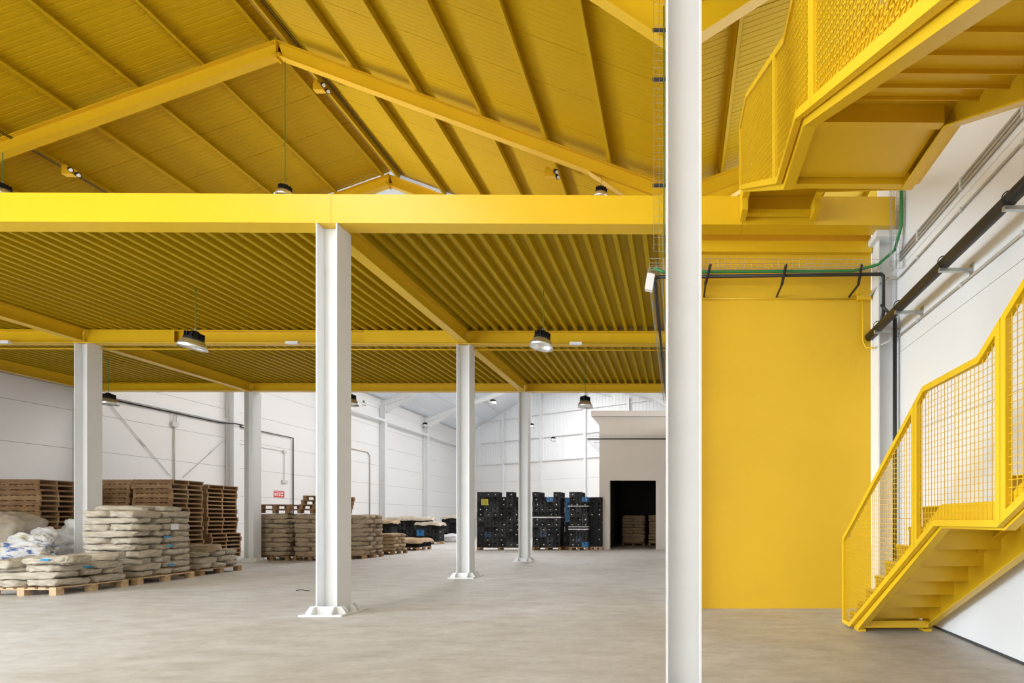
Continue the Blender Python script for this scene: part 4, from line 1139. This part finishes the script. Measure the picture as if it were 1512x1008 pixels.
crate_stack(g3, YG - .05, 3, 10, .27, .45, .222, 'black crate, row %s up, column %s from store room, wrapped stack', 'the wrapped black crates', 2, blue=((2, 9), (2, 0)), seed=7)
rng = random.Random(5)
for i in range(2):
    for k in range(10):
        crate(g3 + 3 * .27 + .18 + .27 * i, YG + .5, .145 + .223 * k, .26, .44, .222, 'black', 'black crate, %s row up, in the stack touching the store room' % ORD[k], 'crates touching the store room', 0, rng.random() < .25)
pbase(g3 + 3 * .27 + .32, YG + .5, .56, .46, 'pallet under the crates touching the store room', 0, 'woodl')
def strap(x0, x1, y0, y1, z, h, label):
    b = MB(); t = .004
    b.box(x0 - t, x1 + t, y0 - t, y0, z, z + h); b.box(x0 - t, x1 + t, y1, y1 + t, z, z + h); b.box(x0 - t, x0, y0, y1, z, z + h); b.box(x1, x1 + t, y0, y1, z, z + h)
    tag(b.build('strap', 'wrap'), label, 'strap')
strap(g2 - .03, g2 + 4 * .312 + .03, YG - .04, YG + .93, 1.44, .05, 'white strap round the black crate stack')
strap(g3 - .03, g3 + 3 * .27 + .03, YG - .1, YG + .9, .92, .035, 'white strap low on the wrapped crates')
strap(g3 - .03, g3 + 3 * .27 + .03, YG - .1, YG + .9, 1.03, .03, 'second white strap on the wrapped crates')
strap(g3 - .03, g3 + 3 * .27 + .03, YG - .1, YG + .9, 1.95, .025, 'white strap high on the wrapped crates')
p = atY(716, 741, YG - .03)
t = thing('yellow_card', 'yellow card with dark lines on the black crates', 'card', (p.x, YG - .05, p.z))
cd_ = MB().box(-.15, .15, 0, .012, -.13, .13).build('card', 'yellow_sign', t)
for z in (-.09, -.045, .0, .045, .09): MB().box(-.11, .11, -.003, 0, z - .009, z + .009).build('text_line', 'dgrey', cd_)

# far crates with burlap covers
def cover(x0, x1, y0, y1, z, label, group, seed, m='burlap2', drop=.12, hump=.1):
    nx, ny = 24, 16; b = MB(); vs = []; o = Vector((seed, seed * 2.3, 0))
    for s in (0, .015):
        for j in range(ny + 1):
            for i in range(nx + 1):
                u, v = i / nx, j / ny; e = max(abs(u - .5), abs(v - .5)) * 2
                zz = z + hump * noise.noise(Vector((u * 3, v * 3, 0)) + o) + hump * .6 * (1 - e * e) - (drop * max(0, (e - .9) / .1))
                if e < .9: zz = max(zz, z + .01)
                ex = .02 * noise.noise(Vector((u * 5, v * 5, 3)) + o)
                vs.append((x0 + (x1 - x0) * u + ex, y0 + (y1 - y0) * v + ex, zz + s))
    N = (nx + 1) * (ny + 1); fs = []
    for j in range(ny):
        for i in range(nx):
            a = j * (nx + 1) + i; fs.append((a, a + 1, a + nx + 2, a + nx + 1)); fs.append((N + a, N + a + nx + 1, N + a + nx + 2, N + a + 1))
    b._add(vs, fs); tag(b.build('burlap_cover', m, None, True), label, 'cover', group)
def crate_block(x0, y0, cols, rows, w, d, h, label, group, blue=(), green=(), dep=1, seed=2, cov=True, covm='burlap2', clabel=''):
    rng = random.Random(seed)
    for i in range(cols):
        for k in range(rows):
            for j in range(dep):
                m = 'blue' if (i, k) in blue else 'dgreen' if (i, k) in green else 'black' if rng.random() < .7 else 'dgrey'
                crate(x0 + w * (i + .5), y0 + d * (j + .5), .1445 + (h + .001) * k, w - .01, d - .01, h, m, label.replace('crate', 'crate, %s row up,' % ORD[k], 1), group, rng.uniform(-.01, .01))
    pbase(x0 + cols * w / 2, y0 + d * dep / 2, cols * w, d * dep, 'wooden pallet under ' + group, 0, 'woodl')
    if cov: cover(x0 - .09, x0 + cols * w + .09, y0 - .10, y0 + d * dep + .10, .1445 + (h + .001) * rows + .02, clabel, None, seed, covm)
YF = 21.6
f1 = atY(568, 812, YF).x
crate_block(f1, YF, 3, 1, .50, .55, .30, 'low black crate under the brown burlap on the floor', 'the low burlap topped crates', dep=2, seed=21, covm='burlap2', clabel='brown burlap heaped on the low crates')
f2 = atY(541, 800, 24.6).x
crate_block(f2, 24.6, 3, 4, .42, .55, .28, 'dark crate in the stack behind the small tan sacks', 'the crates behind the small tan sacks', green=((2, 1), (1, 0)), seed=22, clabel='pale burlap over the crates behind the tan sacks')
f3 = atY(566, 800, 28.2).x
crate_block(f3, 28.2, 6, 4, .43, .6, .32, 'dark crate in the wide row under pale burlap near the wall', 'the wide row of far crates', green=((4, 2), (5, 2)), seed=23, covm='burlap', clabel='pale burlap over the wide row of far crates')
f4 = atY(626, 802, 28.0).x
crate_block(f4 + .1, 27.0, 3, 3, .42, .6, .33, 'crate in the short row with one blue crate', 'the short row with a blue crate', blue=((0, 1),), seed=24, covm='burlap', clabel='pale burlap over the short row with a blue crate')
f5 = atY(652, 800, 33).x
crate_block(f5, 33.0, 4, 4, .5, .6, .34, 'dark crate in the last row by the far wall column', 'the last row of crates', seed=25, covm='burlap', clabel='pale burlap over the last row of crates')
blob('plastic_bag', 'bag', (atZ(668, 800, 0).x, atZ(668, 800, 0).y, .22), (.55, .4, .28), 31, 'white and blue plastic bag slumped on the floor by the far crates', 'bag', .2)
p = atY(551, 785, 24.4); blob('tan_sack', 'burlap2', (p.x, 24.25, .85), (.42, .2, .16), 33, 'tan sack slung before the far dark crates', 'sack', .2)
b = MB(); b.box(-.55, .55, -.2, .2, 0, .75); 
ts = crate(p.x, 24.25, .0, .9, .4, .68, 'dgreen', 'large dark crate carrying the slung tan sack', None)

# ---- floor debris
p = atZ(446, 872, 0); b = MB(); b.tube([(p.x - .12, p.y, .008), (p.x - .02, p.y + .06, .02), (p.x + .05, p.y - .02, .012), (p.x + .18, p.y - .05, .008)], .008, 6)
tag(b.build('strap_scrap', 'dark'), 'dark scrap of strap lying on the floor by the front column', 'scrap')
